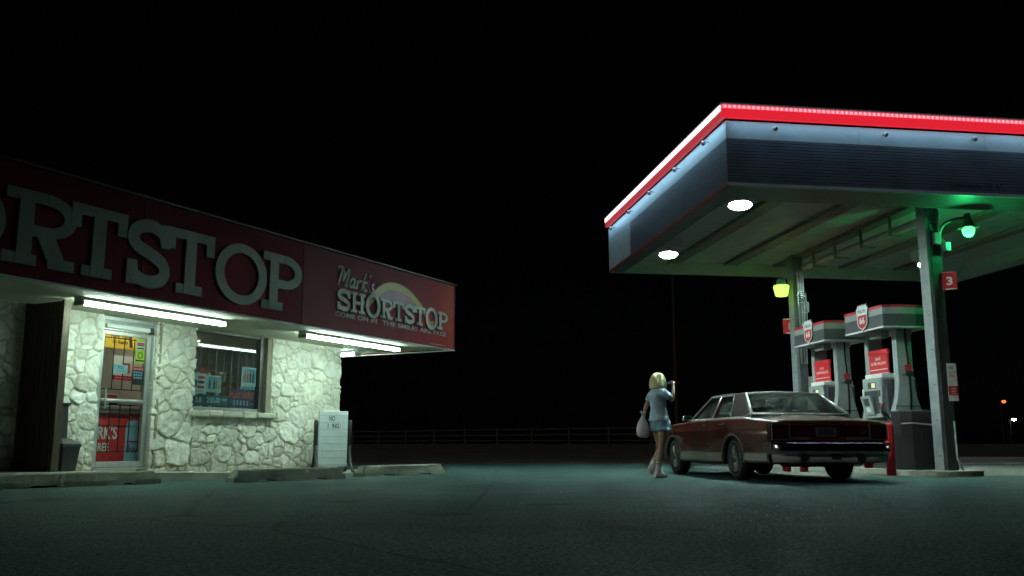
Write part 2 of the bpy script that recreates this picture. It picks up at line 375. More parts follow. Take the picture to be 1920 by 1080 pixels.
# ------------------------------------------------------------------ mesh helpers
class MB:
    """collects shapes and links them as ONE mesh object"""
    def __init__(self):
        self.bm = bmesh.new(); self.mats = []
    def mi(self, m):
        m = M[m] if isinstance(m, str) else m
        if m not in self.mats: self.mats.append(m)
        return self.mats.index(m)
    def faces(self, V, Fs, m, smooth=False, T=None):
        k = self.mi(m)
        vs = [self.bm.verts.new(T @ Vector(v) if T else v) for v in V]
        out = []
        for f in Fs:
            try:
                fc = self.bm.faces.new([vs[i] for i in f]); fc.material_index = k; fc.smooth = smooth; out.append(fc)
            except ValueError: pass
        return vs, out
    def box(self, x0, x1, y0, y1, z0, z1, m, bev=0.0, T=None, seg=2):
        V = [(x, y, z) for x in (x0, x1) for y in (y0, y1) for z in (z0, z1)]
        Fs = [(0, 1, 3, 2), (4, 6, 7, 5), (0, 4, 5, 1), (2, 3, 7, 6), (0, 2, 6, 4), (1, 5, 7, 3)]
        vs, fs = self.faces(V, Fs, m, T=T)
        if bev:
            es = list({e for f in fs for e in f.edges})
            r = bmesh.ops.bevel(self.bm, geom=es, offset=bev, segments=seg, profile=0.5, affect='EDGES')
            k = self.mi(m)
            for f in r['faces']: f.material_index = k
        return self
    def cyl(self, p, q, r0, m, r1=None, n=16, cap=True, smooth=True):
        p, q = Vector(p), Vector(q)
        r1 = r0 if r1 is None else r1
        d = (q - p).normalized()
        a = d.orthogonal().normalized(); b = d.cross(a)
        V = []
        for c, r in ((p, r0), (q, r1)):
            for i in range(n):
                t = 2 * PI * i / n
                V.append(c + (a * math.cos(t) + b * math.sin(t)) * r)
        Fs = [(i, (i + 1) % n, n + (i + 1) % n, n + i) for i in range(n)]
        self.faces(V, Fs, m, smooth)
        if cap:
            self.faces(V[:n], [tuple(range(n))[::-1]], m); self.faces(V[n:], [tuple(range(n))], m)
        return self
    def tube(self, pts, r, m, n=8, cap=True):
        pts = [Vector(p) for p in pts]
        R = r if isinstance(r, (list, tuple)) else [r] * len(pts)
        V = []; a = None
        for i, p in enumerate(pts):
            d = (pts[min(i + 1, len(pts) - 1)] - pts[max(i - 1, 0)]).normalized()
            if a is None: a = d.orthogonal().normalized()
            a = (a - d * a.dot(d)).normalized(); b = d.cross(a)
            for k in range(n):
                t = 2 * PI * k / n
                V.append(p + (a * math.cos(t) + b * math.sin(t)) * R[i])
        Fs = [(i * n + k, i * n + (k + 1) % n, (i + 1) * n + (k + 1) % n, (i + 1) * n + k) for i in range(len(pts) - 1) for k in range(n)]
        if cap: Fs += [tuple(range(n))[::-1], tuple(range((len(pts) - 1) * n, len(pts) * n))]
        self.faces(V, Fs, m, True)
        return self
    def lathe(self, prof, m, n=24, T=None, smooth=True, cap=True):
        V = []; 
        for r, z in prof:
            for i in range(n):
                t = 2 * PI * i / n
                V.append((r * math.cos(t), r * math.sin(t), z))
        Fs = [(j * n + i, j * n + (i + 1) % n, (j + 1) * n + (i + 1) % n, (j + 1) * n + i) for j in range(len(prof) - 1) for i in range(n)]
        if cap and prof[0][0] > 1e-4: Fs.append(tuple(range(n))[::-1])
        if cap and prof[-1][0] > 1e-4: Fs.append(tuple(range((len(prof) - 1) * n, len(prof) * n)))
        self.faces(V, Fs, m, smooth, T)
        return self
    def prism(self, poly, h0, h1, m, T=None, smooth=False, bev=0.0):
        """poly in local XY, extruded along local Z from h0 to h1"""
        n = len(poly)
        V = [(x, y, h0) for x, y in poly] + [(x, y, h1) for x, y in poly]
        Fs = [tuple(range(n))[::-1], tuple(range(n, 2 * n))] + [(i, (i + 1) % n, n + (i + 1) % n, n + i) for i in range(n)]
        vs, fs = self.faces(V, Fs, m, smooth, T)
        fs[0].smooth = fs[1].smooth = False
        if bev:
            es = [e for e in fs[1].edges]
            r = bmesh.ops.bevel(self.bm, geom=es, offset=bev, segments=2, profile=0.5, affect='EDGES')
        return self
    def strip(self, pts, w, h0, h1, m, T=None):
        """flat stroke of width w (or list) along 2D pts, extruded h0..h1"""
        n = len(pts); Wd = w if isinstance(w, (list, tuple)) else [w] * n
        Lp, Rp = [], []
        for i in range(n):
            a, b = pts[max(i - 1, 0)], pts[min(i + 1, n - 1)]
            dx, dy = b[0] - a[0], b[1] - a[1]; l = math.hypot(dx, dy) or 1
            nx, ny = -dy / l * Wd[i] / 2, dx / l * Wd[i] / 2
            Lp.append((pts[i][0] + nx, pts[i][1] + ny)); Rp.append((pts[i][0] - nx, pts[i][1] - ny))
        V = [(x, y, h) for h in (h0, h1) for P in (Lp, Rp) for x, y in P]
        Fs = []
        for i in range(n - 1):
            a, b, c, d = i, i + 1, n + i, n + i + 1
            Fs += [(a, b, d, c), (2 * n + a, 2 * n + c, 2 * n + d, 2 * n + b), (a, 2 * n + a, 2 * n + b, b), (c, d, 2 * n + d, 2 * n + c)]
        Fs += [(0, n, 3 * n, 2 * n), (n - 1, 3 * n - 1, 4 * n - 1, 2 * n - 1)]
        self.faces(V, Fs, m, False, T)
        return self
    def ring(self, cx, cy, ro, ri, h0, h1, m, T=None, a0=0, a1=2 * PI, n=40):
        """ro, ri = (rx, ry)"""
        full = abs(a1 - a0 - 2 * PI) < 1e-6
        k = n if full else n + 1
        V = []
        for h in (h0, h1):
            for R in (ro, ri):
                for i in range(k):
                    t = a0 + (a1 - a0) * i / n
                    V.append((cx + R[0] * math.cos(t), cy + R[1] * math.sin(t), h))
        Fs = []
        for i in range(n):
            j = (i + 1) % k
            Fs += [(i, k + i, k + j, j), (2 * k + i, 2 * k + j, 3 * k + j, 3 * k + i), (i, j, 2 * k + j, 2 * k + i), (k + i, 3 * k + i, 3 * k + j, k + j)]
        if not full: Fs += [(0, 2 * k, 3 * k, k), (k - 1, 2 * k - 1, 4 * k - 1, 3 * k - 1)]
        self.faces(V, Fs, m, False, T)
        return self
    def text(self, s, x, y, w, h, d0, d1, m, T, bold=0.0):
        """lettering fitted in a box w x h (left-bottom x,y), front at local Z = d1"""
        cu = bpy.data.curves.new('t', 'FONT'); cu.body = s; cu.size = 1; cu.offset = bold; cu.resolution_u = 3
        cu.fill_mode = 'FRONT'
        o = bpy.data.objects.new('t', cu); COL.objects.link(o)
        dg = bpy.context.evaluated_depsgraph_get()
        me = bpy.data.meshes.new_from_object(o.evaluated_get(dg))
        vs = np.array([v.co[:] for v in me.vertices])
        lo, hi = vs.min(0), vs.max(0); sz = np.maximum(hi - lo, 1e-6)
        V = [(x + (v[0] - lo[0]) / sz[0] * w, y + (v[1] - lo[1]) / sz[1] * h, d1) for v in vs]
        self.faces(V, [tuple(p.vertices) for p in me.polygons], m, False, T)
        bpy.data.objects.remove(o); bpy.data.curves.remove(cu); bpy.data.meshes.remove(me)
        return self
    def build_split(self, name, parent=None):
        """every loose piece becomes an object of its own under the same name"""
        seen, out = set(), []
        self.bm.verts.ensure_lookup_table()
        for v in list(self.bm.verts):
            if v in seen: continue
            st, isl = [v], []
            seen.add(v)
            while st:
                a = st.pop(); isl.append(a)
                for e in a.link_edges:
                    c = e.other_vert(a)
                    if c not in seen: seen.add(c); st.append(c)
            ix = {a: i for i, a in enumerate(isl)}; fs = {f for a in isl for f in a.link_faces}
            me = bpy.data.meshes.new(name); me.from_pydata([a.co[:] for a in isl], [], [[ix[q] for q in f.verts] for f in fs])
            mi = next(iter(fs)).material_index; me.materials.append(self.mats[mi]); sm = next(iter(fs)).smooth
            for p in me.polygons: p.use_smooth = sm
            o = bpy.data.objects.new(name, me); COL.objects.link(o); o.parent = parent; out.append(o)
        self.bm.free(); return out
    def build(self, name, parent=None, loc=None, rot=None, label=None):
        bmesh.ops.recalc_face_normals(self.bm, faces=[f for f in self.bm.faces]) if getattr(self, 'recalc', True) else None
        me = bpy.data.meshes.new(name); self.bm.to_mesh(me); self.bm.free()
        for m in self.mats: me.materials.append(m)
        o = bpy.data.objects.new(name, me); COL.objects.link(o)
        if parent: o.parent = parent
        if loc: o.location = loc
        if rot: o.rotation_euler = rot
        if label: o['label'] = label
        return o

def thing(name, label, cat, loc=(0, 0, 0), rz=0, group=None):
    o = bpy.data.objects.new(name, None); COL.objects.link(o)
    o.location = loc; o.rotation_euler = (0, 0, rz); o.empty_display_size = 0.2
    o['label'] = label; o['category'] = cat
    if group: o['group'] = group
    return o
def tag(o, label, cat, group=None):
    o['label'] = label; o['category'] = cat
    if group: o['group'] = group
    return o
def structure(o): o['kind'] = 'structure'; return o
def copy_tree(o, parent=None):
    c = o.copy(); COL.objects.link(c)
    if parent: c.parent = parent
    for ch in list(o.children): copy_tree(ch, c)
    return c
def spline(P, k=8):
    """Catmull-Rom through points"""
    P = [np.array(p, float) for p in P]; Q = [2 * P[0] - P[1]] + P + [2 * P[-1] - P[-2]]
    out = []
    for i in range(1, len(Q) - 2):
        for j in range(k):
            t = j / k
            out.append(tuple(0.5 * ((2 * Q[i]) + (Q[i + 1] - Q[i - 1]) * t + (2 * Q[i - 1] - 5 * Q[i] + 4 * Q[i + 1] - Q[i + 2]) * t * t + (3 * Q[i] - Q[i - 1] - 3 * Q[i + 1] + Q[i + 2]) * t ** 3)))
    out.append(tuple(P[-1]))
    return out
def frameT(o, xax, yax):
    """matrix whose local X,Y are given axes (sign faces), Z = outward"""
    x, y = Vector(xax).normalized(), Vector(yax).normalized(); z = x.cross(y)
    return Matrix(((x[0], y[0], z[0], o[0]), (x[1], y[1], z[1], o[1]), (x[2], y[2], z[2], o[2]), (0, 0, 0, 1)))

def skin(name, joints, edges, m, parent, sub=2):
    """one smooth skinned surface over a stick figure; joints: {key:(x,y,z,r[,r2])}, first = root"""
    keys = list(joints); ix = {k: i for i, k in enumerate(keys)}
    me = bpy.data.meshes.new('sk'); me.from_pydata([joints[k][:3] for k in keys], [(ix[a], ix[b]) for a, b in edges], [])
    o = bpy.data.objects.new('sk', me); COL.objects.link(o)
    o.modifiers.new('s', 'SKIN').use_smooth_shade = True
    for i, k in enumerate(keys):
        j = joints[k]; sv = me.skin_vertices[0].data[i]
        sv.radius = (j[3], j[4] if len(j) > 4 else j[3]); sv.use_root = (i == 0)
    if sub:
        s = o.modifiers.new('u', 'SUBSURF'); s.levels = sub; s.render_levels = sub
    dg = bpy.context.evaluated_depsgraph_get()
    r = bpy.data.meshes.new_from_object(o.evaluated_get(dg))
    bpy.data.objects.remove(o); bpy.data.meshes.remove(me)
    r.name = name; r.materials.clear(); r.materials.append(M[m])
    for p in r.polygons: p.use_smooth = True
    q = bpy.data.objects.new(name, r); COL.objects.link(q)
    if parent: q.parent = parent
    return q

def vnoise(x, y, seed, octs=4):
    """fractal value noise on numpy arrays"""
    rng = np.random.RandomState(seed); T = rng.rand(256, 256); out = np.zeros_like(x); a = 1; f = 1; tot = 0
    for _ in range(octs):
        X, Y = x * f, y * f; xi, yi = np.floor(X).astype(int), np.floor(Y).astype(int)
        u, v = X - xi, Y - yi; u = u * u * (3 - 2 * u); v = v * v * (3 - 2 * v)
        g = lambda i, j: T[i % 256, j % 256]
        out += a * ((g(xi, yi) * (1 - u) + g(xi + 1, yi) * u) * (1 - v) + (g(xi, yi + 1) * (1 - u) + g(xi + 1, yi + 1) * u) * v)
        tot += a; a *= 0.5; f *= 2
    return out / tot

# ================================================================== SETTING: ground
def terrain(y):
    t = min(1, max(0, (y - 30) / 28)); t = t * t * (3 - 2 * t)
    return 0.45 * t
b = MB()
xs = [-300, -120, -60, -30, -10, 0, 10, 30, 60, 120, 300]
ys = [-40, 0, 30] + [30 + 2 * i for i in range(1, 16)] + [80, 130, 200, 400, 900]
V = [(x, y, terrain(y) - 0.012) for y in ys for x in xs]
nx = len(xs)
b.faces(V, [(j * nx + i, j * nx + i + 1, (j + 1) * nx + i + 1, (j + 1) * nx + i) for j in range(len(ys) - 1) for i in range(nx - 1)], 'field', True)
structure(b.build('ground'))
b = MB()
b.faces([(-34, -12, 0), (40, -12, 0), (40, 24.5, 0), (9, 25.5, 0), (-2, 26.5, 0), (-34, 26.5, 0)], [(0, 1, 2, 3, 4, 5)], 'asphalt')
structure(b.build('parking_lot'))
b = MB()
b.faces([(9, 25.8, 0.004), (70, 20.0, 0.004), (70, 31, 0.09), (9, 33.5, 0.09)], [(0, 1, 2, 3)], 'road_lit')
structure(b.build('road'))

# canopy frame
CA = math.radians(8.3)
CORG = (3.51, 14.23, 0)
def cw(x, y, z=0):
    return (CORG[0] + x * math.cos(CA) - y * math.sin(CA), CORG[1] + x * math.sin(CA) + y * math.cos(CA), z)
b = MB()
P = [cw(1.9, 1.32), cw(13.5, 1.32), cw(13.5, 8.6), cw(1.9, 8.6)]
b.faces([(p[0], p[1], 0.004) for p in P], [(0, 1, 2, 3)], 'padcon')
structure(b.build('concrete_pad'))

# store frame
SA = math.radians(28.5)
SRZ = PI / 2 - SA
SORG = (-3.56, 18.85, 0)
def sw(x, y, z=0):
    e = (math.sin(SA), math.cos(SA)); n = (math.cos(SA), -math.sin(SA))
    return (SORG[0] + e[0] * x - n[0] * y, SORG[1] + e[1] * x - n[1] * y, z)
def walkz(x): return max(0.012, min(0.19, -0.012 - 0.0295 * x))
b = MB()
xs = [-14, -11, -9, -7, -5.2, -4, -3, -2, -1, 0, 0.9]
V = []
for x in xs:
    z = walkz(x)
    V += [(x, -1.0, -0.03), (x, -1.0, z - 0.008), (x, -0.99, z), (x, 0.25, z)]
Fs = [(4 * i + k, 4 * i + k + 1, 4 * i + 5 + k, 4 * i + 4 + k) for i in range(len(xs) - 1) for k in range(3)]
Fs += [(0, 3, 2, 1), (4 * len(xs) - 4, 4 * len(xs) - 3, 4 * len(xs) - 2, 4 * len(xs) - 1)]
b.faces(V, Fs, 'concrete')
o = b.build('sidewalk', loc=SORG, rot=(0, 0, SRZ)); structure(o)

# ================================================================== STORE
store = thing('convenience_store', 'single storey shop with pale stone walls and a deep red fascia spelling SHORTSTOP', 'shop', SORG, SRZ)
def heights(X, Z, seed=3):
    """irregular rubble veneer: relief and tone of the wall face at (X, Z)"""
    rng = random.Random(seed)
    S = []
    x0, x1, z0, z1 = X.min() - 0.4, X.max() + 0.4, Z.min() - 0.3, Z.max() + 0.3
    tries = 0
    while tries < 9000:
        tries += 1
        x, z = rng.uniform(x0, x1), rng.uniform(z0, z1); r = rng.choice([0.07, 0.10, 0.13, 0.17, 0.20, 0.24, 0.27])
        if all((x - a) ** 2 + ((z - c) * 1.25) ** 2 > (0.74 * (r + q)) ** 2 for a, c, q in S): S.append((x, z, r))
    S = np.array(S)
    wx = X + (vnoise(X * 3.2, Z * 3.2, 1) - 0.5) * 0.13 + (vnoise(X * 12, Z * 12, 8, 2) - .5) * 0.03
    wz = Z + (vnoise(X * 3.2 + 40, Z * 3.2, 2) - 0.5) * 0.13 + (vnoise(X * 12, Z * 12 + 9, 9, 2) - .5) * 0.03
    d1 = np.full(X.shape, 1e9); d2 = np.full(X.shape, 1e9); i1 = np.zeros(X.shape, int); i2 = np.zeros(X.shape, int)
    for k, (sx, sz, r) in enumerate(S):
        ax, az = np.abs(wx - sx), np.abs((wz - sz) * 1.25); d = (ax ** 2.7 + az ** 2.7) ** (2 / 2.7) - (r * 1.0) ** 2
        m = d < d1
        d2 = np.where(m, d1, np.where(d < d2, d, d2)); i2 = np.where(m, i1, np.where((d == d2), k, i2))
        d1 = np.where(m, d, d1); i1 = np.where(m, k, i1)
    dist = np.hypot(S[i1, 0] - S[i2, 0], (S[i1, 1] - S[i2, 1]) * 1.25) + 1e-3
    edge = (d2 - d1) / (2 * dist)
    r2 = np.random.RandomState(5)
    tx, tz, base, tone, warm = r2.uniform(-.10, .10, len(S)), r2.uniform(-.16, .10, len(S)), r2.uniform(.0, .018, len(S)), r2.uniform(.82, 1.08, len(S)), r2.uniform(0, 1, len(S))
    edge = edge + (vnoise(X * 22, Z * 22, 31, 3) - .5) * 0.012; s = np.clip((edge - 0.005) / 0.014, 0, 1); s = s * s * (3 - 2 * s)
    big = np.clip(edge / 0.06, 0, 1) ** 0.5
    h = s * (0.013 + 0.006 * big + base[i1] + tx[i1] * (wx - S[i1, 0]) + tz[i1] * (wz - S[i1, 1])) 
    h = h + s * ((vnoise(X * 16, Z * 16, 11, 4) - 0.5) * 0.030 + (vnoise(X * 6, Z * 6, 17, 2) - .5) * 0.03 + (vnoise(X * 45, Z * 45, 14, 3) - .5) * 0.014) + (1 - s) * (vnoise(X * 30, Z * 30, 12, 2) - .5) * 0.006
    t = tone[i1][..., None]; w = warm[i1][..., None]
    stone = t * (np.array([0.66, 0.66, 0.58]) * (1 - w) + np.array([0.76, 0.78, 0.75]) * w)
    mort = np.array([0.50, 0.48, 0.41])
    c = s[..., None] * stone + (1 - s[..., None]) * mort
    damp = np.clip((0.55 - Z) / 0.5, 0, 1)[..., None] * (0.35 + 0.65 * vnoise(X * 5, Z * 5, 21, 3))[..., None]
    return h, c * (1 - 0.45 * damp * np.array([0.85, 1.0, 1.15]))

regions = [(-13.0, -5.72, 0, 2.56), (-4.72, -3.87, 0, 2.56), (-3.87, -2.03, 0, 1.09), (-2.03, 0.0, 0, 2.56)]
VV, FF, CC = [], [], []
allX, allZ = np.array([-13.0, 0.0]), np.array([0.0, 2.56])
gx = np.arange(-13.0, 0.0001, 0.015); gz = np.arange(0.0, 2.5601, 0.015)
GX, GZ = np.meshgrid(gx, gz, indexing='ij')
GH, GC = heights(GX, GZ)
base_i = 0
for rx0, rx1, rz0, rz1 in regions:
    i0, i1 = int(round((rx0 + 13.0) / 0.015)), int(round((rx1 + 13.0) / 0.015))
    j0, j1 = int(round(rz0 / 0.015)), int(round(rz1 / 0.015))
    j1 = min(j1, len(gz) - 1); i1 = min(i1, len(gx) - 1)
    nI, nJ = i1 - i0 + 1, j1 - j0 + 1
    hh = GH[i0:i1 + 1, j0:j1 + 1].copy()
    X, Z = GX[i0:i1 + 1, j0:j1 + 1].copy(), GZ[i0:i1 + 1, j0:j1 + 1]
    # ragged stone ends at the openings
    if abs(rx1 - 0.0) > 0.1: X[-1, :] += (hh[-1, :] - 0.03) * 0.8
    if rx0 > -12: X[0, :] -= (hh[0, :] - 0.03) * 0.8
    back = np.full_like(hh, 0.0)
    VV.append(np.stack([X, -hh, Z], -1).reshape(-1, 3)); CC.append(GC[i0:i1 + 1, j0:j1 + 1].reshape(-1, 3))
    I, J = np.meshgrid(np.arange(nI - 1), np.arange(nJ - 1), indexing='ij')
    a = (I * nJ + J).ravel() + base_i
    FF.append(np.stack([a, a + nJ, a + nJ + 1, a + 1], -1))
    base_i += nI * nJ
    # returns at the two vertical edges, 0.2 deep
    for edge_i, sgn in ((0, 1), (nI - 1, -1)):
        ex = X[edge_i]; n0 = base_i
        fr = np.stack([ex, -hh[edge_i], Z[edge_i]], -1); mid = np.stack([ex, np.full(nJ, 0.05), Z[edge_i]], -1); bk = np.stack([ex, np.full(nJ, 0.26), Z[edge_i]], -1)
        VV += [fr, mid, bk]; cc = GC[i0 + edge_i, j0:j1 + 1]; CC += [cc, cc * 0.9, cc * 0.9]
        k = np.arange(nJ - 1) + n0
        for off in (0, nJ):
            q = np.stack([k + off, k + off + 1, k + off + nJ + 1, k + off + nJ], -1)
            FF.append(q if sgn < 0 else q[:, ::-1])
        base_i += 3 * nJ
VV = np.concatenate(VV); FF = np.concatenate(FF); CC = np.concatenate(CC)
me = bpy.data.meshes.new('stone_wall'); me.from_pydata(VV.tolist(), [], FF.tolist())
at = me.attributes.new('tone', 'FLOAT_COLOR', 'POINT')
at.data.foreach_set('color', np.concatenate([CC, np.ones((len(CC), 1))], 1).astype(np.float32).ravel())
me.materials.append(M['stone']); me.polygons.foreach_set('use_smooth', [True] * len(me.polygons))
wall = bpy.data.objects.new('stone_wall', me); COL.objects.link(wall); wall.parent = store
# masonry behind the veneer, side and rear walls
b = MB()
for x0, x1, z0, z1 in [(-13, -5.73, 0, 2.6), (-4.71, -3.88, 0, 2.6), (-3.87, -2.03, 0, 1.06), (-2.02, -0.02, 0, 2.6)]:
    b.box(x0, x1, 0.012, 0.25, z0, z1, 'beige_in')
b.box(-0.26, -0.004, 0.26, 6.4, 0, 2.6, 'beige_in'); b.box(-13, -0.27, 6.2, 6.4, 0, 2.6, 'beige_in'); b.box(-13, -12.8, 0.26, 6.2, 0, 2.6, 'beige_in')
b.build('block_wall', store)
b = MB()
b.box(-13, -0.26, 0.25, 6.2, 0.12, 0.17, 'beige_in'); b.build('interior_floor', store)
b = MB(); b.box(-13, -0.26, 0.25, 6.2, 2.56, 2.6, 'beige_in'); b.build('interior_ceiling', store)
b = MB(); b.box(-6.3, -0.26, 2.3, 2.36, 0.17, 2.56, 'beige_in'); b.build('interior_partition', store)
# soffit in boards, with joints
b = MB()
edges = [-13, -10.6, -8.4, -5.86, -3.3, -0.75, 1.17]
for i in range(len(edges) - 1):
    b.box(edges[i] + 0.004, edges[i + 1] - 0.004, -1.93, 0.08, 2.52, 2.545, 'soffit', 0.004)
b.box(0.03, 1.17, 0.09, 6.4, 2.52, 2.545, 'soffit', 0.004)
b.build('soffit', store)
b = MB(); b.box(-13, 1.17, -1.93, 6.4, 2.56 + 0.02, 3.78, 'under'); b.build('roof', store)
# fascia
b = MB()
for x0, x1 in [(-13, -9.9), (-9.9, -6.7), (-6.7, -3.5), (-3.5, 1.2)]:
    b.box(x0 + 0.003, x1 - 0.003, -2.0, -1.94, 2.5, 3.86, 'panel' if x0 == -3.5 else 'red_fascia', 0.006)
b.box(1.2, 1.25, -2.0, 6.4, 2.5, 3.86, 'red_fascia')
b.build('fascia', store)
b = MB()
b.box(-13, 1.28, -2.03, -1.90, 3.86, 3.90, 'black', 0.006); b.box(1.15, 1.28, -1.89, 6.4, 3.86, 3.90, 'black', 0.006)
b.box(-13, 1.25, -2.012, -1.90, 2.478, 2.50, 'white', 0.004); b.box(1.19, 1.26, -1.89, 6.4, 2.478, 2.5, 'white', 0.004)
b.build('fascia_trim', store)

# --- slab-serif letters
def glyph(b, ch, T, w, h, h0, h1, m, st=0.17):
    """one slab letter in a box w x h; pieces step 1.5 mm so that none lie in one plane"""
    s = st * h; sv = 0.15 * h; e = 0.0015
    n = [0]
    def R(x0, x1, y0, y1):
        n[0] += 1; b.prism([(x0, y0), (x1, y0), (x1, y1), (x0, y1)], h0, h1 - e * n[0], m, T)
    if ch == 'T':
        c = w / 2; q = w * 0.135
        R(c - s * .62, c + s * .62, 0.0, h); R(0, w, h - sv, h); R(0, q * 1.3, h * .66, h); R(w - q * 1.3, w, h * .66, h); R(c - w * .27, c + w * .27, 0, sv)
    elif ch == 'H':
        for c in (w * .24, w * .76):
            R(c - s * .6, c + s * .6, 0, h); R(c - w * .22, c + w * .22, 0, sv * .9); R(c - w * .22, c + w * .22, h - sv * .9, h)
        R(w * .24, w * .76, h * .42, h * .42 + sv)
    elif ch in 'PR':
        c = w * .28
        R(c - s * .62, c + s * .62, 0, h); R(0, w * .55, h - sv, h); R(0, w * .52 if ch == 'P' else w * .46, 0, sv)
        R(c, w * .58, h * .40, h * .40 + sv)
        n[0] += 1
        b.ring(w * .56, h * .70, (w * .44, h * .30), (w * .44 - s * 1.15, h * .30 - sv), h0, h1 - e * n[0], m, T, -PI / 2, PI / 2, 24)
        if ch == 'R':
            n[0] += 1; b.prism([(w * .44, h * .44), (w * .70, h * .44), (w * .93, 0), (w * .66, 0)], h0, h1 - e * n[0], m, T)
            R(w * .62, w * 1.0, 0, sv)
    elif ch == 'O':
        b.ring(w / 2, h / 2, (w / 2, h * .515), (w / 2 - s * 1.12, h * .515 - sv * 1.05), h0, h1, m, T)
    elif ch == 'S':
        P = spline([(.84, .70), (.78, .84), (.52, .925), (.22, .86), (.12, .715), (.24, .585), (.52, .50), (.78, .40), (.87, .26), (.76, .12), (.48, .075), (.20, .15), (.14, .30)], 5)
        b.strip([(x * w, y * h) for x, y in P], [s * (0.95 if i < 5 or i > len(P) - 6 else 1.15) for i in range(len(P))], h0, h1, m, T)
        R(w * .76, w * .98, h * .63, h * .99); R(w * .02, w * .24, h * .01, h * .37)
yf = -2.0
T0 = frameT((0, yf, 0), (1, 0, 0), (0, 0, 1))
for ch, x0, x1 in [('S', -11.95, -11.12), ('H', -11.02, -9.92), ('O', -9.66, -8.645), ('R', -8.66, -7.72), ('T', -7.81, -6.98), ('S', -6.97, -6.25), ('T', -6.33, -5.46), ('O', -5.43, -4.37), ('P', -4.46, -3.55)]:
    b = MB()
    b2 = 0.004 if ch != 'O' else 0
    T = frameT((x0, yf, 2.65), (1, 0, 0), (0, 0, 1))
    glyph(b, ch, T, x1 - x0, 0.91, 0.002, 0.034, 'letter')
    b.build('letter', store)
# --- printed logo on the right-hand fascia panel
b = MB()
T = frameT((0, yf, 0), (1, 0, 0), (0, 0, 1))
def arc_pts(n=30):
    return spline([(-1.78, 3.02), (-1.62, 3.20), (-1.30, 3.43), (-0.92, 3.52), (-0.50, 3.46), (-0.10, 3.27), (0.18, 3.06), (0.33, 2.90)], 5)
A = arc_pts()
b.prism([(-1.62, 3.16)] + [p for p in A if -1.62 < p[0] < 0.1] + [(0.12, 3.10)], 0.0005, 0.004, 'mauve_print', T)
b.strip(A, [0.06 + 0.09 * math.sin(PI * min(1, i / (len(A) - 1) * 0.75 + .2)) for i in range(len(A))], 0.0005, 0.008, 'gold_print', T)
b.prism([(0.20, 2.98), (0.46, 3.02), (0.42, 2.78)], 0.0005, 0.0085, 'gold_print', T)
b.prism([(-1.72, 3.16), (-1.90, 3.10), (-1.86, 2.98), (-1.70, 3.08)], 0.0005, 0.0085, 'gold_print', T)
word = 'SHORTSTOP'; wd = [.37, .44, .44, .40, .38, .35, .38, .44, .40]
def lay(dx, dz, h1, m, h0=0.0005):
    x = -2.64
    for i, ch in enumerate(word):
        big = 1.0
        hh = 0.37 + (0.07 if ch == 'O' else 0)
        zz = 2.865 - (0.035 if ch == 'O' else 0)
        t = frameT((x + dx, yf, zz + dz), (1, 0, 0), (0, 0, 1))
        glyph(b, ch, t, wd[i], hh, h0, h1, m, 0.185)
        x += wd[i] - 0.003
lay(0.014, -0.014, 0.0145, 'shadow_print'); lay(0, 0, 0.030, 'logo_white', 0.0155)
# the script word above it
def stroke(P, w, T, k=5):
    b.strip(spline(P, k), w, 0.0005, 0.012, 'logo_white', T)
sc = frameT((-2.66, yf, 3.30), (1, 0, 0), (0.16, 0, 1))
for P in [[(.0, .30), (.06, .335), (.13, .33)], [(.12, .33), (.09, .14), (.05, .0)], [(.12, .33), (.18, .22), (.17, .08)], [(.17, .08), (.25, .25), (.31, .33)], [(.31, .33), (.30, .15), (.26, .01), (.33, .03)],
          [(.50, .15), (.43, .17), (.37, .09), (.39, .01), (.46, .04), (.51, .16)], [(.51, .16), (.48, .02), (.54, .02)], [(.58, .16), (.57, .0)], [(.575, .09), (.63, .16), (.69, .15)],
          [(.78, .33), (.74, .15), (.72, .0)], [(.73, .08), (.80, .16), (.86, .15)], [(.75, .09), (.81, .0), (.87, .02)], [(.93, .33), (.91, .26)], [(1.07, .15), (1.00, .15), (1.01, .09), (1.06, .05), (1.03, -.01), (.95, .01)]]:
    stroke(P, 0.046, sc)
for s, x, w in [('COME ON IN', -2.66, 1.20), ('THE SMILES ARE FREE', -1.30, 2.20)]:
    b.text(s, x, 2.745, w, 0.085, 0, 0.006, 'logo_white', T, 0.02)
b.text('registered mark of its owner', 0.30, 2.545, 0.60, 0.018, 0, 0.004, 'logo_white', T) if False else None
b.box(0.3, 0.9, yf - 0.003, yf - 0.0005, 2.55, 2.556, 'logo_white')
b.build('logo_print', store)

# --- door
door = MB(); zf = 0.17
door.box(-5.72, -5.66, 0.06, 0.16, zf, 2.52, 'alum', 0.004); door.box(-4.72, -4.645, 0.02, 0.16, zf, 2.52, 'alum', 0.004)
door.box(-5.66, -4.72, 0.06, 0.16, 2.46, 2.52, 'alum', 0.004)
door.box(-5.66, -4.72, 0.09, 0.12, 2.385, 2.46, 'gray_metal'); door.box(-5.66, -4.72, 0.07, 0.15, 2.31, 2.385, 'alum', 0.004)
door.box(-5.66, -4.72, 0.04, 0.16, zf - 0.01, zf + 0.02, 'alum')
dobj = door.build('door', store)
b = MB()
b.box(-5.655, -5.60, 0.08, 0.125, zf + 0.03, 2.30, 'alum', 0.006); b.box(-4.80, -4.725, 0.08, 0.125, zf + 0.03, 2.30, 'alum', 0.006)
b.box(-5.60, -4.80, 0.08, 0.125, zf + 0.03, zf + 0.12, 'alum', 0.006); b.box(-5.60, -4.80, 0.08, 0.125, 2.24, 2.30, 'alum', 0.006)
b.box(-5.60, -4.80, 0.08, 0.125, 1.19, 1.25, 'alum', 0.006)
b.build('door_leaf', dobj)
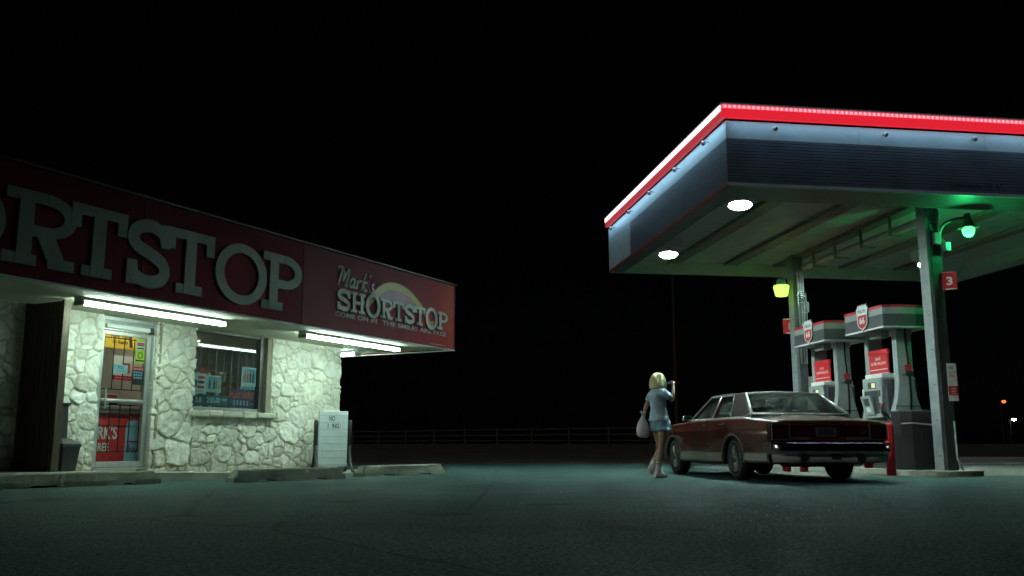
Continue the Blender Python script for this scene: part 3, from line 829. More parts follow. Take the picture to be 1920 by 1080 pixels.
b = MB(); b.box(-5.60, -4.80, 0.099, 0.105, zf + 0.12, 1.19, 'glass_door'); b.box(-5.60, -4.80, 0.099, 0.105, 1.25, 2.24, 'glass_door'); b.build('door_glass', dobj)
b = MB()
for x in [-5.56 + 0.187 * i for i in range(5)]:
    b.cyl((x, 0.14, 1.40), (x, 0.14, 2.22), 0.008, 'black_iron', n=8); b.cyl((x, 0.14, 0.44), (x, 0.14, 1.17), 0.008, 'black_iron', n=8)
for z in (1.40, 2.20, 0.44, 1.0, 1.16): b.box(-5.60, -4.80, 0.133, 0.147, z - 0.008, z + 0.008, 'black_iron')
b.build('security_grille', dobj)
b = MB(); b.box(-5.60, -4.86, 0.045, 0.075, 1.20, 1.245, 'alum', 0.01); b.cyl((-5.55, 0.03, 1.09), (-5.55, 0.03, 1.40), 0.012, 'alum'); b.build('push_bar', dobj)
b = MB(); b.box(-5.62, -4.80, 0.02, 0.068, 2.335, 2.40, 'white', 0.01); b.box(-4.80, -4.745, 0.0, 0.066, 2.31, 2.41, 'dark_print', 0.008); b.build('door_closer', dobj)
b = MB(); b.box(-4.645, -4.60, -0.03, 0.16, zf, 2.52, 'mullion', 0.004); b.build('door_jamb', store)

M['sillstone'] = mat('sill_limestone', (0.46, 0.45, 0.37), 0.9, var=0.2, scale=7, bump=0.6, bscale=30)
# --- shop window
wn_ = MB()
wn_.box(-3.87, -3.82, 0.06, 0.20, 1.13, 2.54, 'dark_alum', 0.004); wn_.box(-2.27, -2.16, 0.05, 0.20, 1.13, 2.54, 'dark_alum', 0.004)
wn_.box(-3.82, -2.27, 0.06, 0.20, 1.13, 1.19, 'bars_gray', 0.004); wn_.box(-3.82, -2.27, 0.07, 0.20, 2.48, 2.54, 'dark_alum', 0.004)
wobj = wn_.build('window', store)
b = MB(); b.box(-3.82, -2.27, 0.115, 0.121, 1.19, 2.48, 'glass_win'); b.build('window_glass', wobj)
b = MB(); b.box(-2.16, -2.035, -0.02, 0.20, 1.12, 2.55, 'mullion', 0.006); b.build('window_jamb', wobj)
b = MB()
rng = random.Random(4); x = -3.95
while x < -1.95:
    w = rng.uniform(.30, .52); x1 = min(x + w, -1.93)
    b.box(x, x1 - 0.012, -0.14 - rng.uniform(0, .02), 0.05, 1.015 + rng.uniform(-.012, .012), 1.125 + rng.uniform(-.008, .006), 'sillstone', 0.02); x = x1
b.build('window_sill', wobj)
b = MB()
for i in range(9):
    x = -3.74 + 0.178 * i
    b.cyl((x, 0.19, 1.2), (x, 0.19, 2.24), 0.011, 'bars_gray', n=8)
b.box(-3.82, -2.27, 0.18, 0.20, 2.235, 2.275, 'bars_gray')
b.build('window_bars', wobj)
# --- wood screen beside the entrance
b = MB()
for i in range(6): b.box(-6.99, -6.93, -0.11 - 0.112 * (i + 1), -0.115 - 0.112 * i, 0.17, 2.50, 'wood', 0.004)
b.box(-6.93, -6.87, -0.77, -0.06, 0.17, 2.45, 'wood', 0.004)
b.box(-6.99, -6.88, -0.86, -0.795, 0.16, 2.515, 'wood_trim', 0.005); b.box(-7.01, -6.85, -0.11, -0.05, 0.16, 2.515, 'wood_trim', 0.005)
b.build('wood_screen', store)

# --- lit tube fixtures under the soffit
def fixture(label, p, rz, L):
    t = thing('fluorescent_light', label, 'light fixture', sw(*p), SRZ + rz, 'tube lights under the shop soffit')
    b = MB(); b.box(-L / 2, L / 2, -0.085, 0.085, -0.045, 0, 'white', 0.008); b.build('housing', t)
    for y in (-0.045, 0.045):
        b = MB(); b.cyl((-L / 2 + 0.06, y, -0.075), (L / 2 - 0.06, y, -0.075), 0.020, 'tube', n=10, cap=False); b.build('lit_tube', t)
    for x in (-L / 2 - 0.004, L / 2 - 0.046):
        b = MB(); b.box(x, x + 0.05, -0.09, 0.09, -0.115, -0.047, 'gray_metal', 0.012); b.build('end_cap', t)
fixture('long twin tube light over the shop door and beside its wood screen', (-5.70, -1.18, 2.518), 0, 2.64)
fixture('twin tube light under the soffit below the small logo panel', (-1.2, -1.27, 2.518), 0, 2.9)
fixture('twin tube light around the far corner of the shop, seen nearly end on', (0.50, 1.25, 2.518), PI / 2, 2.6)
# interior ceiling lights
for x, y, lab in [(-5.0, 0.40, 'ceiling light inside the shop above its doorway'), (-3.0, 1.6, 'ceiling light inside the shop behind its window')]:
    t = thing('ceiling_light', lab, 'light fixture', sw(x, y, 2.555), SRZ, 'ceiling lights inside the shop')
    b = MB(); b.box(-.62, .62, -.10, .10, -0.03, 0, 'white', 0.004); b.build('housing', t)
    b = MB(); b.box(-.6, .6, -.08, .08, -0.05, -0.032, 'in_tube'); b.build('diffuser', t)

# --- posters, stickers and goods at the door and the window
def poster(label, x0, x1, z0, z1, y, m, deco=None, cat='poster', group=None, name='poster'):
    t = thing(name, label, cat, sw((x0 + x1) / 2, y, z0), SRZ, group)
    w, h = x1 - x0, z1 - z0
    b = MB(); b.box(-w / 2, w / 2, -0.003, 0.003, 0, h, m); b.build('sheet', t)
    if deco:
        b = MB(); T = frameT((-w / 2, -0.003, 0), (1, 0, 0), (0, 0, 1)); deco(b, T, w, h); b.build('print', t)
    return t
def rect(b, T, x0, x1, y0, y1, m, h=0.002): b.prism([(x0, y0), (x1, y0), (x1, y1), (x0, y1)], 0.0004, h, m, T)
def d_cans(b, T, w, h):
    for i, m in enumerate(['red_print', 'navy_print', 'red_print']):
        y = h * (.25 + .24 * i); b.ring(w * .64, y + h * .07, (w * .26, h * .075), (0.001, 0.001), 0.0004, 0.003, m, T)
    rect(b, T, w * .05, w * .35, h * .30, h * .65, 'teal_print'); b.text('2 FOR', w * .1, h * .06, w * .7, h * .08, 0, .003, 'teal_print', T)
def d_bottles(ms):
    def f(b, T, w, h):
        n = len(ms); rect(b, T, w * .06, w * .94, h * .16, h * .92, 'blue_print')
        for i, m in enumerate(ms):
            c = w * (.12 + .76 * (i + .5) / n); q = w * .28 / n
            b.prism([(c - q, h * .2), (c + q, h * .2), (c + q, h * .62), (c + q * .4, h * .74), (c + q * .4, h * .88), (c - q * .4, h * .88), (c - q * .4, h * .74), (c - q, h * .62)], 0.0004, 0.004, m, T)
        b.text('ICE COLD', w * .15, h * .04, w * .7, h * .07, 0, .003, 'dark_print', T)
    return f
G1 = 'sale posters in the shop window'
poster('white poster with stacked red cans at left end of the shop window', -3.79, -3.47, 1.42, 1.765, 0.135, 'white_matte', d_cans, group=G1)
poster('white framed poster of blue and yellow bottles in the shop window', -3.455, -3.13, 1.45, 1.745, 0.135, 'white_matte', d_bottles(['navy_print', 'blue_print', 'navy_print', 'gold_print', 'yellow_print']), group=G1)
poster('white poster of dark bottles hung high at the right of the shop window', -2.64, -2.28, 1.60, 1.95, 0.135, 'white_matte', d_bottles(['orange_print', 'orange_print', 'dark_print', 'navy_print']), group=G1)
def d_price(b, T, w, h):
    b.text('3.0', w * .14, h * .25, w * .16, h * .5, 0, .003, 'white_matte', T, .02); b.text('2/$5.00', w * .44, h * .2, w * .36, h * .6, 0, .003, 'white_matte', T, .02)
    rect(b, T, w * .84, w * .98, h * .55, h * .7, 'blue_print'); rect(b, T, 0, w * .09, h * .2, h * .36, 'orange_print')
poster('dark price strip reading 2/$5.00 along the foot of the shop window', -3.81, -2.96, 1.215, 1.40, 0.140, 'teal_print', d_price, 'price strip', name='price_strip')
def d_play(b, T, w, h):
    b.text('PLAY HERE!', w * .07, h * .48, w * .86, h * .36, 0, .003, 'orange_print', T, .035)
    for i in range(5): b.text('3', w * (.18 + .12 * i), h * .10, w * .07, h * .26, 0, .003, 'blue_print', T, .03)
    rect(b, T, w * .80, w * .90, h * .16, h * .26, 'orange_print')
poster('navy banner with red words PLAY HERE! in the shop window', -2.955, -2.275, 1.215, 1.54, 0.128, 'navy_print', d_play, 'banner', name='banner')
def d_tiny(b, T, w, h): b.text('SALE', w * .1, h * .2, w * .8, h * .5, 0, .003, 'dark_print', T, .03)
poster('small white tag under the bottle poster in the shop window', -2.66, -2.30, 1.545, 1.595, 0.132, 'blue_print', d_tiny, 'tag', name='price_tag')
def d_yellow(b, T, w, h):
    b.text('Have Your', w * .48, h * .56, w * .36, h * .26, 0, .003, 'dark_print', T, .02); b.text('ID Ready', w * .52, h * .20, w * .30, h * .26, 0, .003, 'dark_print', T, .02)
    b.prism([(w * .30, h * .25), (w * .38, h * .25), (w * .34, h * .75)], 0, .003, 'orange_print', T); b.prism([(w * .82, h * .9), (w * .88, h * .9), (w * .92, h * .1), (w * .86, h * .1)], 0, .003, 'dark_print', T)
poster('yellow banner reading ID Ready hung inside above the shop door', -5.55, -4.57, 2.10, 2.40, 0.62, 'yellow_print', d_yellow, 'banner', name='banner')
def d_drink(b, T, w, h):
    for c, m in ((.50, 'orange_print'), (.72, 'orange_print'), (.60, 'red_print')):
        b.prism([(w * (c - .07), h * .3), (w * (c + .07), h * .3), (w * (c + .06), h * .72), (w * (c - .06), h * .72)], 0.0004, 0.003, m, T)
    rect(b, T, 0, w, 0.01 * h, h * .20, 'red_print'); b.ring(w * .06, h * .11, (w * .05, h * .11), (.001, .001), .0004, .005, 'dark_print', T)
    b.text('cold refreshing drinks', w * .14, h * .07, w * .8, h * .07, 0, .006, 'white_matte', T)
poster('large white drinks poster with a red band behind the door glass', -5.03, -4.60, 1.58, 1.98, 0.60, 'white_matte', d_drink, group='posters at the shop door')
poster('pale blue notice taped to the door glass over the drinks poster', -5.375, -5.12, 1.655, 1.79, 0.115, 'blue_print', lambda b, T, w, h: (b.text('PULL', w * .3, h * .5, w * .4, h * .28, 0, .003, 'dark_print', T), rect(b, T, w * .2, w * .8, h * .2, h * .3, 'teal_print')), 'notice', name='notice')
def d_st1(b, T, w, h):
    rect(b, T, w * .06, w * .94, h * .72, h * .95, 'lime_print'); rect(b, T, w * .1, w * .9, h * .34, h * .62, 'red_print'); b.text('WE CARD', w * .14, h * .42, w * .72, h * .12, 0, .004, 'white_matte', T); rect(b, T, w * .1, w * .9, h * .08, h * .2, 'teal_print')
GS = 'stickers on the door glass'
poster('white and red sticker at the top right of the door glass', -4.985, -4.82, 2.05, 2.235, 0.113, 'white_matte', d_st1, 'sticker', GS, 'sticker')
poster('lime yellow sticker under the white and red one on the door', -4.985, -4.82, 1.84, 2.045, 0.113, 'lime_print', lambda b, T, w, h: (b.ring(w / 2, h * .6, (w * .3, h * .26), (w * .22, h * .19), 0.0004, .003, 'teal_print', T), rect(b, T, 0, w, h * .12, h * .24, 'dark_print')), 'sticker', GS, 'sticker')
def d_open(b, T, w, h):
    b.text('WELCOME', w * .1, h * .86, w * .8, h * .07, 0, .003, 'white_matte', T); rect(b, T, 0, w, h * .82, h, 'red_print', .0015)
    for i in range(3):
        for j in range(4): rect(b, T, w * (.12 + .2 * j), w * (.26 + .2 * j), h * (.34 + .15 * i), h * (.44 + .15 * i), 'blue_print')
poster('black decal with rows of pale card marks low on the door glass', -5.03, -4.81, 1.49, 1.775, 0.113, 'dark_print', d_open, 'sticker', GS, 'sticker')
def d_cooler(b, T, w, h):
    b.text("MARK'S", w * .005, h * .50, w * .56, h * .26, 0, .003, 'white_matte', T, .02); b.text('FREE', w * .215, h * .27, w * .225, h * .16, 0, .003, 'white_matte', T, .02)
    c = w * .82; q = w * .115
    b.prism([(c - q, 0.01), (c + q, 0.01), (c + q, h * .72), (c + q * .7, h * .86), (c - q * .7, h * .86), (c - q, h * .72)], 0.0004, .0035, 'blue_print', T)
    rect(b, T, c - q * .8, c + q * .8, h * .44, h * .47, 'red_print', .005)
    b.strip(spline([(c - q * .8, h * .26), (c - q * .5, h * .40), (c - q * .35, h * .28), (c - q * .6, h * .25), (c - q * .1, h * .33), (c + q * .1, h * .25), (c + q * .4, h * .33), (c + q * .6, h * .24), (c + q * .85, h * .32)], 5), 0.012, .0035, .006, 'navy_print', T)
poster("red display board reading MARK'S and FREE with a pale bottle behind the door", -5.72, -4.60, 0.22, 1.04, 0.30, 'red_print', d_cooler, 'display board', name='display_board')
# shelves and goods seen dimly through the glass
t = thing('sales_counter', 'pale sales counter inside the shop beyond the door', 'counter', sw(-4.9, 1.3, 0.17), SRZ)
b = MB(); b.box(-1.1, .9, -.3, .3, 0, .95, 'beige_in', .01); b.build('cabinet', t)
b = MB(); b.box(-1.15, .95, -.34, .34, .952, 1.0, 'gray_metal', .008); b.build('counter_top', t)
rng = random.Random(12)
t = thing('store_shelf', 'shelf unit crowded with small goods behind the shop window', 'shelf', sw(-2.95, 1.05, 0.17), SRZ)
b = MB(); b.box(-.95, .95, .12, .16, 0, 1.75, 'mullion')
for z in (.95, 1.25, 1.55): b.box(-.95, .95, -.15, .12, z, z + .025, 'white')
b.build('rack', t)
b = MB()
for z in (.975, 1.275, 1.575):
    x = -.93
    while x < .85:
        w = rng.uniform(.06, .14); m = rng.choice(['red_print', 'white_matte', 'gold_print', 'teal_print', 'orange_print', 'blue_print', 'white_matte'])
        b.box(x, x + w - .01, -.13, .05, z, z + rng.uniform(.10, .2), m, .006); x += w
o = b.build('goods', t); o['kind'] = 'stuff'
t = thing('counter_display', 'small red and white box of goods on the counter inside the door', 'box', sw(-4.62, 1.15, 1.17), SRZ)
b = MB(); b.box(-.12, .12, -.08, .08, 0.002, .22, 'white_matte', .01); b.build('box', t)
b = MB(); b.box(-.10, .10, -.083, -.081, .10, .2, 'red_print'); b.box(-.06, .10, -.083, -.081, .03, .07, 'navy_print'); b.build('print', t)

# --- black litter bin with a tall back by the wood screen
t = thing('litter_bin', 'black plastic bin with a tall narrow back beside the wood screen', 'bin', sw(-6.50, -0.42, walkz(-6.5)), SRZ)
b = MB()
def sec(w, d, z, y=0): return [(-w, y - d, z), (w, y - d, z), (w, y + d, z), (-w, y + d, z)]
V = sec(.105, .13, 0) + sec(.135, .16, .33) + sec(.145, .17, .34) + sec(.14, .165, .38) + sec(.07, .07, .455, .04)
b.faces(V, [(0, 3, 2, 1)] + [(4 * k + i, 4 * k + (i + 1) % 4, 4 * k + 4 + (i + 1) % 4, 4 * k + 4 + i) for k in range(4) for i in range(4)] + [(16, 17, 18, 19)], 'black'); b.build('body', t)
b = MB(); V = sec(.06, .04, .44, .08) + sec(.055, .035, .90, .09) + sec(.085, .06, .95, .08)
b.faces(V, [(0, 3, 2, 1)] + [(4 * k + i, 4 * k + (i + 1) % 4, 4 * k + 4 + (i + 1) % 4, 4 * k + 4 + i) for k in range(2) for i in range(4)] + [(8, 9, 10, 11)], 'black'); b.build('ash_column', t)

# --- letter board on curved black legs
t = thing('message_board', 'white changeable letter board on curved black legs at the shop corner', 'sign', (-3.50, 17.95, 0.0), math.radians(24))
b = MB(); b.box(-.285, .285, -.03, .03, .12, 1.19, 'blue_print', .012); bo = b.build('board', t)
bo.data.materials[0] = mat('board_plastic', (0.55, 0.62, 0.64), 0.4, var=0.06)
b = MB()
for i in range(8): b.box(-.283, .283, -.036, -.0305, .155 + .135 * i, .163 + .135 * i, 'gray_metal')
b.build('letter_track', bo)
b = MB(); T = frameT((0, -.0305, 0), (1, 0, 0), (0, 0, 1))
b.text('NO', -.09, .995, .115, .10, 0, .003, 'dark_print', T, .02); b.text('I', -.115, .855, .014, .095, 0, .003, 'dark_print', T, .01); b.text('ING', -.03, .855, .135, .095, 0, .003, 'dark_print', T, .02); b.text('!', .122, .855, .016, .095, 0, .003, 'orange_print', T, .02)
b.build('lettering', bo)
for s in (-1, 1):
    b = MB(); x = s * .335
    b.tube([(x, 0, 1.02), (x, 0, .98), (x, 0, .5)], [.028, .042, .042], 'black', 10)
    for d in (-1, 1): b.tube(spline([(x, d * .012, .52), (x, d * .04, .38), (x, d * .13, .20), (x, d * .27, .07), (x, d * .36, .03)], 4), .032, 'black', 8)
    b.box(x - .03, x + .03, -.40, -.30, 0.0, .05, 'black', .012); b.box(x - .03, x + .03, .30, .40, 0.0, .05, 'black', .012)
    b.build('leg', t)
b = MB(); b.cyl((-.335, 0, .16), (.335, 0, .16), .012, 'black'); b.build('axle', t)

# --- concrete wheel stops
def wheel_stop(label, c, ang, L, seed):
    rng = np.random.RandomState(seed)
    t = MB()
    n = 44; V = []
    prof = [(-.125, 0.0), (-.115, .055), (-.085, .125), (-.065, .138), (.065, .138), (.085, .125), (.115, .055), (.125, 0.0)]
    for i in range(n + 1):
        u = -L / 2 + L * i / n
        e = min(1, (L / 2 - abs(u)) / 0.10)
        for (y, z) in prof:
            zz = (z * (0.35 + 0.65 * e) if z > .06 else z) * 1.32
            if z < 0.01 and any(abs(u - q) < .17 for q in (-L * .22, L * .22)): zz = .030
            k = rng.normal(0, .0022, 3)
            V.append((u + k[0], y * (0.93 + .07 * e) + k[1], zz + abs(k[2]) * (z > .01)))
    m = len(prof)
    Fs = [(i * m + j, i * m + (j + 1) % m, (i + 1) * m + (j + 1) % m, (i + 1) * m + j) for i in range(n) for j in range(m)] + [tuple(range(m))[::-1], tuple(range(n * m, n * m + m))]
    t.faces(V, Fs, 'stopcon', False)
    o = t.build('wheel_stop', None, (c[0], c[1], 0.0), (0, 0, ang)); tag(o, label, 'wheel stop', 'concrete wheel stops before the shop')
    return o
M['stopcon'] = mat('stained_concrete', (0.15, 0.155, 0.115), 0.9, var=0.38, scale=3.5, bump=0.5, bscale=60)
wheel_stop('dark stained concrete wheel stop nearest the shop door, at the far left', (-5.78, 12.35), math.radians(51), 2.25, 1)
wheel_stop('concrete wheel stop below the shop window, beside the letter board', (-3.45, 14.3), math.radians(51), 2.1, 2)
wheel_stop('pale concrete wheel stop standing clear of the shop, right of the letter board', (-2.0, 16.75), math.radians(54), 2.2, 3)

# ================================================================== CANOPY
CWD, CDP, ZB, ZT = 9.3, 7.75, 4.70, 6.04
can = thing('fuel_canopy', 'flat square canopy with a red light bar over grey fascia on two posts', 'canopy', CORG, CA)
def face_panels(b, p0, p1, out):
    """striped fascia panels between two plan points; out = outward unit normal"""
    p0, p1, out = Vector((*p0, 0)), Vector((*p1, 0)), Vector((*out, 0))
    L = (p1 - p0).length; d = (p1 - p0) / L
    T = Matrix(((d.x, out.x, 0, p0.x), (d.y, out.y, 0, p0.y), (0, 0, 1, 0), (0, 0, 0, 1)))
    return T, L
sides = [('front', (0, 0), (CWD, 0), (0, -1)), ('left', (0, CDP), (0, 0), (-1, 0)), ('right', (CWD, 0), (CWD, CDP), (1, 0)), ('rear', (CWD, CDP), (0, CDP), (0, 1))]
for nm, p0, p1, out in sides:
    b = MB(); T, L = face_panels(b, p0, p1, out)
    npan = 4
    for i in range(npan):
        x0, x1 = L * i / npan + .002, L * (i + 1) / npan - .002
        b.box(x0, x1, -.05, 0, 5.50, 5.80, 'fascia_gray', T=T)
        # horizontally ribbed dark panel
        z0, z1, k = 4.755, 5.498, 14
        V = []
        for j in range(k):
            za, zb = z0 + (z1 - z0) * j / k, z0 + (z1 - z0) * (j + 1) / k
            V += [(x0, -.006, za), (x0, 0, za + .008), (x0, 0, zb - .004)]
        V += [(x0, -.006, z1)]
        n = len(V); V2 = [(x1, v[1], v[2]) for v in V]
        b.faces(V + V2, [(q, q + 1, n + q + 1, n + q) for q in range(n - 1)], 'fascia_gray' if (nm == 'left' and i == 0) else 'fascia_dark', T=T)
        b.box(x0, x1, -.05, -.012, z0, z1, 'fascia_dark', T=T)
    b.build('fascia_panel', can)
    b = MB(); b.box(0, L, -.055, .004, ZB, 4.752, 'fascia_orange' if nm == 'left' else 'fascia_gray', T=T); b.build('fascia_edge', can)
    if nm in ('front', 'left', 'right'):
        hot = nm == 'left'; lens_m = 'red_lens_dim' if hot else 'red_lens'; e0, e1 = (-.08, L + .08) if nm == 'front' else (0, L)
        b = MB(); b.box(e0, e1, .002, .08, 5.835, 5.985 if not hot else 5.965, lens_m, .004, T=T); b.build('light_bar', can)
        b = MB(); b.box(e0 - .02 * (nm == 'front'), e1 + .02 * (nm == 'front'), .002, .105, 6.052, 6.075, 'fascia_gray', T=T); b.box(e0, e1, .002, .07, 5.987, 6.05, 'led_base' if not hot else 'led_hot', T=T)
        if not hot:
            for i in range(int((e1 - e0) / .082)): b.box(e0 + .03 + .082 * i, e0 + .03 + .082 * i + .044, .071, .08, 5.996, 6.038, 'led_pink', T=T)
        else:
            b.box(e0, e1, .071, .088, 5.967, 6.05, 'led_hot', T=T)
        b.build('led_strip', can)
        # the strip's own downward light
        for i in range(2):
            la = bpy.data.lights.new('strip_light', 'AREA'); la.shape = 'RECTANGLE'; la.size = L / 2 - .05; la.size_y = .05
            la.energy = 7.0 if not hot else 9.5; la.color = (0.42, 0.78, 1.0)
            lo = bpy.data.objects.new('strip_light', la); COL.objects.link(lo); lo.parent = can
            p = T @ Vector((L * (.25 + .5 * i), .14, 5.83)); lo.location = p
            ang = math.atan2(p1[1] - p0[1], p1[0] - p0[0]); lo.rotation_euler = (0, 0, ang)
    # little bracket lamps along the upper band
    ks = {'front': [.82, 2.77, 4.40, 6.2, 8.0], 'left': [CDP - q for q in (.78, 2.34, 3.97, 5.54, 7.13)]}.get(nm, [])
    for q in ks:
        b = MB(); p = T @ Vector((q, 0.0, 5.69)); r = T @ Vector((q, .09, 5.70)); s = T @ Vector((q, .10, 5.665))
        b.cyl(p, r, .011, 'gray_metal', n=8)
        TT = Matrix.Translation(s); b.lathe([(.001, .045), (.03, .038), (.042, .01), (.036, -.02), (.018, -.038), (.001, -.042)], 'gray_metal', 12, TT)
        b.build('bracket_knob', can)
b = MB(); T = frameT((0, -.0125, 0), (1, 0, 0), (0, 0, 1)); b.text("Clearance 13' 6\"", 3.92, 4.83, .95, .085, 0, .014, 'dark_print', T, .01); b.build('lettering', can)
b = MB(); b.box(.02, CWD - .02, .02, CDP - .02, 6.0, 6.02, 'under'); b.build('roof', can)
# soffit border, deck, purlins
b = MB()
b.box(.055, CWD - .055, .055, .92, 4.715, 4.735, 'flange'); b.box(.055, .36, .925, CDP - .06, 4.715, 4.735, 'flange'); b.box(CWD - .36, CWD - .055, .925, CDP - .06, 4.715, 4.735, 'deck')
b.box(.365, CWD - .365, CDP - .10, CDP - .06, 4.705, 5.02, 'beamwhite')
b.box(.36, .375, .925, CDP - .11, 4.737, 5.02, 'deck'); b.box(CWD - .375, CWD - .36, .925, CDP - .11, 4.737, 5.02, 'deck'); b.box(.38, CWD - .38, .905, .92, 4.737, 5.02, 'deck')
b.build('soffit_border', can)
b = MB()
x0, x1 = .38, CWD - .38; y = .93; V = []
while y < CDP - .12:
    V += [(y, 5.02), (y + .006, 5.008), (y + .085, 5.008), (y + .091, 5.02)]; y += .10
n = len(V)
b.faces([(x0, p[0], p[1]) for p in V] + [(x1, p[0], p[1]) for p in V], [(i, i + 1, n + i + 1, n + i) for i in range(n - 1)], 'deck')
b.build('deck', can)
for x in (1.62, 3.10, 4.40, 6.15, 7.65):
    b = MB(); b.box(x - .17, x + .17, .93, CDP - .11, 4.955, 5.004, 'purlin', .004); b.box(x - .19, x - .172, .93, CDP - .11, 4.93, 5.003, 'purlin'); b.build('purlin', can)
b = MB()
b.cyl((4.42, 1.46, 4.66), (4.42, 6.50, 4.70), .075, 'beamwhite', n=16); 
for y in (2.5, 3.6, 4.7, 5.7): b.box(4.30, 4.62, y - .05, y + .05, 4.575, 4.60, 'purlin'); b.box(4.30, 4.32, y - .04, y + .04, 4.60, 4.95, 'purlin')
b.build('drain_pipe', can)
def post(x, y, h, wet):
    b = MB(); a = .135
    b.box(x - a, x + a, y - a, y + a, .012, h, 'post', .012)
    b.box(x - a + .07, x + a - .004, y - a - .012, y - a - .001, .03, h - .5, 'post_dark')  # dark sheet over the front face, its shade put into the colour
    p = b.build('post', can)
    b = MB()
    for z in [.35 + .62 * i for i in range(8)]: b.cyl((x - a - .006, y - .05, z), (x - a + .01, y - .05, z), .014, 'black', n=8)
    b.build('bolt', p)
    b = MB(); b.box(x - .22, x + .22, y - .22, y + .22, 0.0, .012, 'black_iron'); b.build('base_plate', p)
    if wet:
        b = MB()
        for dx in (.0, .07, .13): b.cyl((x + dx - .03, y - a - .04, 2.4), (x + dx - .03, y - a - .04, 4.6), .022, 'chrome_dull', n=10)
        b.cyl((x + .18, y - a, 3.4), (x + .18, y - a, 4.1), .012, 'gray_metal'); b.box(x + .14, x + .22, y - a - .05, y - a + .05, 3.62, 3.86, 'gray_metal', .01); b.box(x + .12, x + .20, y - a - .06, y - a + .03, 1.75, 2.1, 'gray_metal', .01)
        b.tube([(x + .18, y - a, 3.62), (x + .18, y - a, 3.0), (x + .24, y - a, 2.9)], .012, 'gray_metal')
        b.build('conduit', p)
    else:
        b = MB(); b.tube([(x + .10, y - a - .02, 4.25), (x + .10, y - a - .02, 4.75)], .03, 'gray_metal'); b.box(x - .02, x + .10, y - a - .09, y - a - .012, 4.10, 4.32, 'post', .008)
        b.tube([(x + .10, y - a - .03, .95), (x + .10, y - a - .04, .30), (x + .20, y - a - .10, .02)], .018, 'gray_metal'); b.build('conduit', p)
    return p
post(4.33, 1.32, 5.0, False); post(4.25, 6.55, 5.0, True)

# recessed canopy lamps
lamps = [(.66, 1.12, 'round white canopy lamp at the front left corner of the canopy'), (.74, 5.38, 'round white canopy lamp near the rear left corner of the canopy'), (7.05, 5.56, 'round white canopy lamp at the rear right, beside the numbered post')]
for x, y, lab in lamps:
    t = thing('canopy_lamp', lab, 'canopy lamp', cw(x, y, 4.735), CA, 'round lamps under the canopy')
    b = MB(); b.box(-.25, .25, -.25, .25, .05, .28, 'white', .01); b.ring(0, 0, (.245, .245), (.215, .215), .01, .049, 'white'); b.build('housing', t)
    b = MB(); b.lathe([(.001, -.125), (.07, -.121), (.13, -.107), (.175, -.085), (.20, -.055), (.19, -.03), (.15, -.008), (.08, .004), (.001, .008)], 'canlight', 32); b.build('lamp_lens', t)
# green enamel barn lamp on the front post
gx, gy = 4.86, .93
t = thing('barn_lamp', 'green glowing barn lamp on a bent arm at the front post', 'lamp', cw(gx, gy, 4.34), CA)
b = MB(); b.lathe([(.04, .30), (.055, .29), (.06, .20), (.075, .18), (.09, .12), (.125, .07), (.185, .035), (.19, .028), (.12, .062), (.08, .11)], 'lampgreen', 28, cap=False); b.build('lamp_shade', t)
b = MB(); b.lathe([(.001, -.125), (.05, -.12), (.09, -.085), (.108, -.03), (.108, .02), (.07, .055)], 'green_bulb', 20); b.build('bulb', t)
la = bpy.data.lights.new('bulb_light', 'POINT'); la.energy = 36; la.color = (0.03, 1.0, 0.26); la.shadow_soft_size = .06
lo = bpy.data.objects.new('bulb_light', la); COL.objects.link(lo); lo.parent = t; lo.location = (0, 0, -.20)
b = MB(); b.tube(spline([(-.42, .25, -.12), (-.40, .20, .05), (-.33, .12, .155), (-.2, .04, .20), (-.06, 0, .22)], 5), .026, 'lampgreen', 10); b.build('arm', t)
b = MB(); b.box(-.37, -.27, .14, .22, -.36, -.20, 'gray_metal', .008); b.cyl((-.40, .22, -.10), (-.33, .19, -.21), .008, 'gray_metal'); b.build('junction_box', t)
# yellow green lamp on the rear post
t = thing('barn_lamp', 'yellow green glowing lamp hung at the far post', 'lamp', cw(3.84, 6.45, 4.02), CA)
b = MB(); b.lathe([(.001, -.03), (.13, -.02), (.145, 0), (.185, .20), (.17, .235), (.06, .245)], 'yellow_bulb', 28); b.build('globe', t)
la = bpy.data.lights.new('globe_light', 'POINT'); la.energy = 1.3; la.color = (0.75, 1.0, 0.12); la.shadow_soft_size = .06
lo = bpy.data.objects.new('globe_light', la); COL.objects.link(lo); lo.parent = t; lo.location = (0, 0, -.12)
b = MB(); b.lathe([(.10, .246), (.12, .27), (.09, .38), (.04, .41), (.001, .42)], 'lampgreen', 24); b.tube([(0, 0, .38), (.12, .02, .42), (.30, .05, .38)], .018, 'gray_metal'); b.build('fitting', t)
# numbered plates and the notice on the front post
def plate(label, p, rz, txt, w=.24, h=.36):
    t = thing('pump_number_sign', label, 'sign', p, rz, 'red number plates on the canopy posts')
    b = MB(); b.box(-w / 2, w / 2, -.012, .012, 0, h, 'red_print', .003); b.build('plate', t)
    b = MB(); T = frameT((0, -.0122, 0), (1, 0, 0), (0, 0, 1)); b.text(txt, -.05 if txt != '1' else -.02, h * .25, .10 if txt != '1' else .04, h * .46, 0, .002, 'white_matte', T, .03)
    b.box(-w / 2, w / 2 * .6, -.0145, -.0125, h - .02, h - .002, 'white_matte'); b.box(-w / 2 * .6, w / 2, -.0145, -.0125, .002, .022, 'white_matte'); b.build('numeral', t)
plate('red plate with a white number 3 on the front canopy post', cw(4.52, 1.09, 3.27), CA - .65, '3', .235, .33)
plate('red plate with a white number 1 half hidden behind the far canopy post', cw(4.14, 6.75, 3.15), CA - .35, '1', .3)
t = thing('price_notice', 'tall white and red notice with 50¢ on the front canopy post', 'notice', cw(4.46, 1.155, 1.30), CA - .12)
w, h = .17, .66
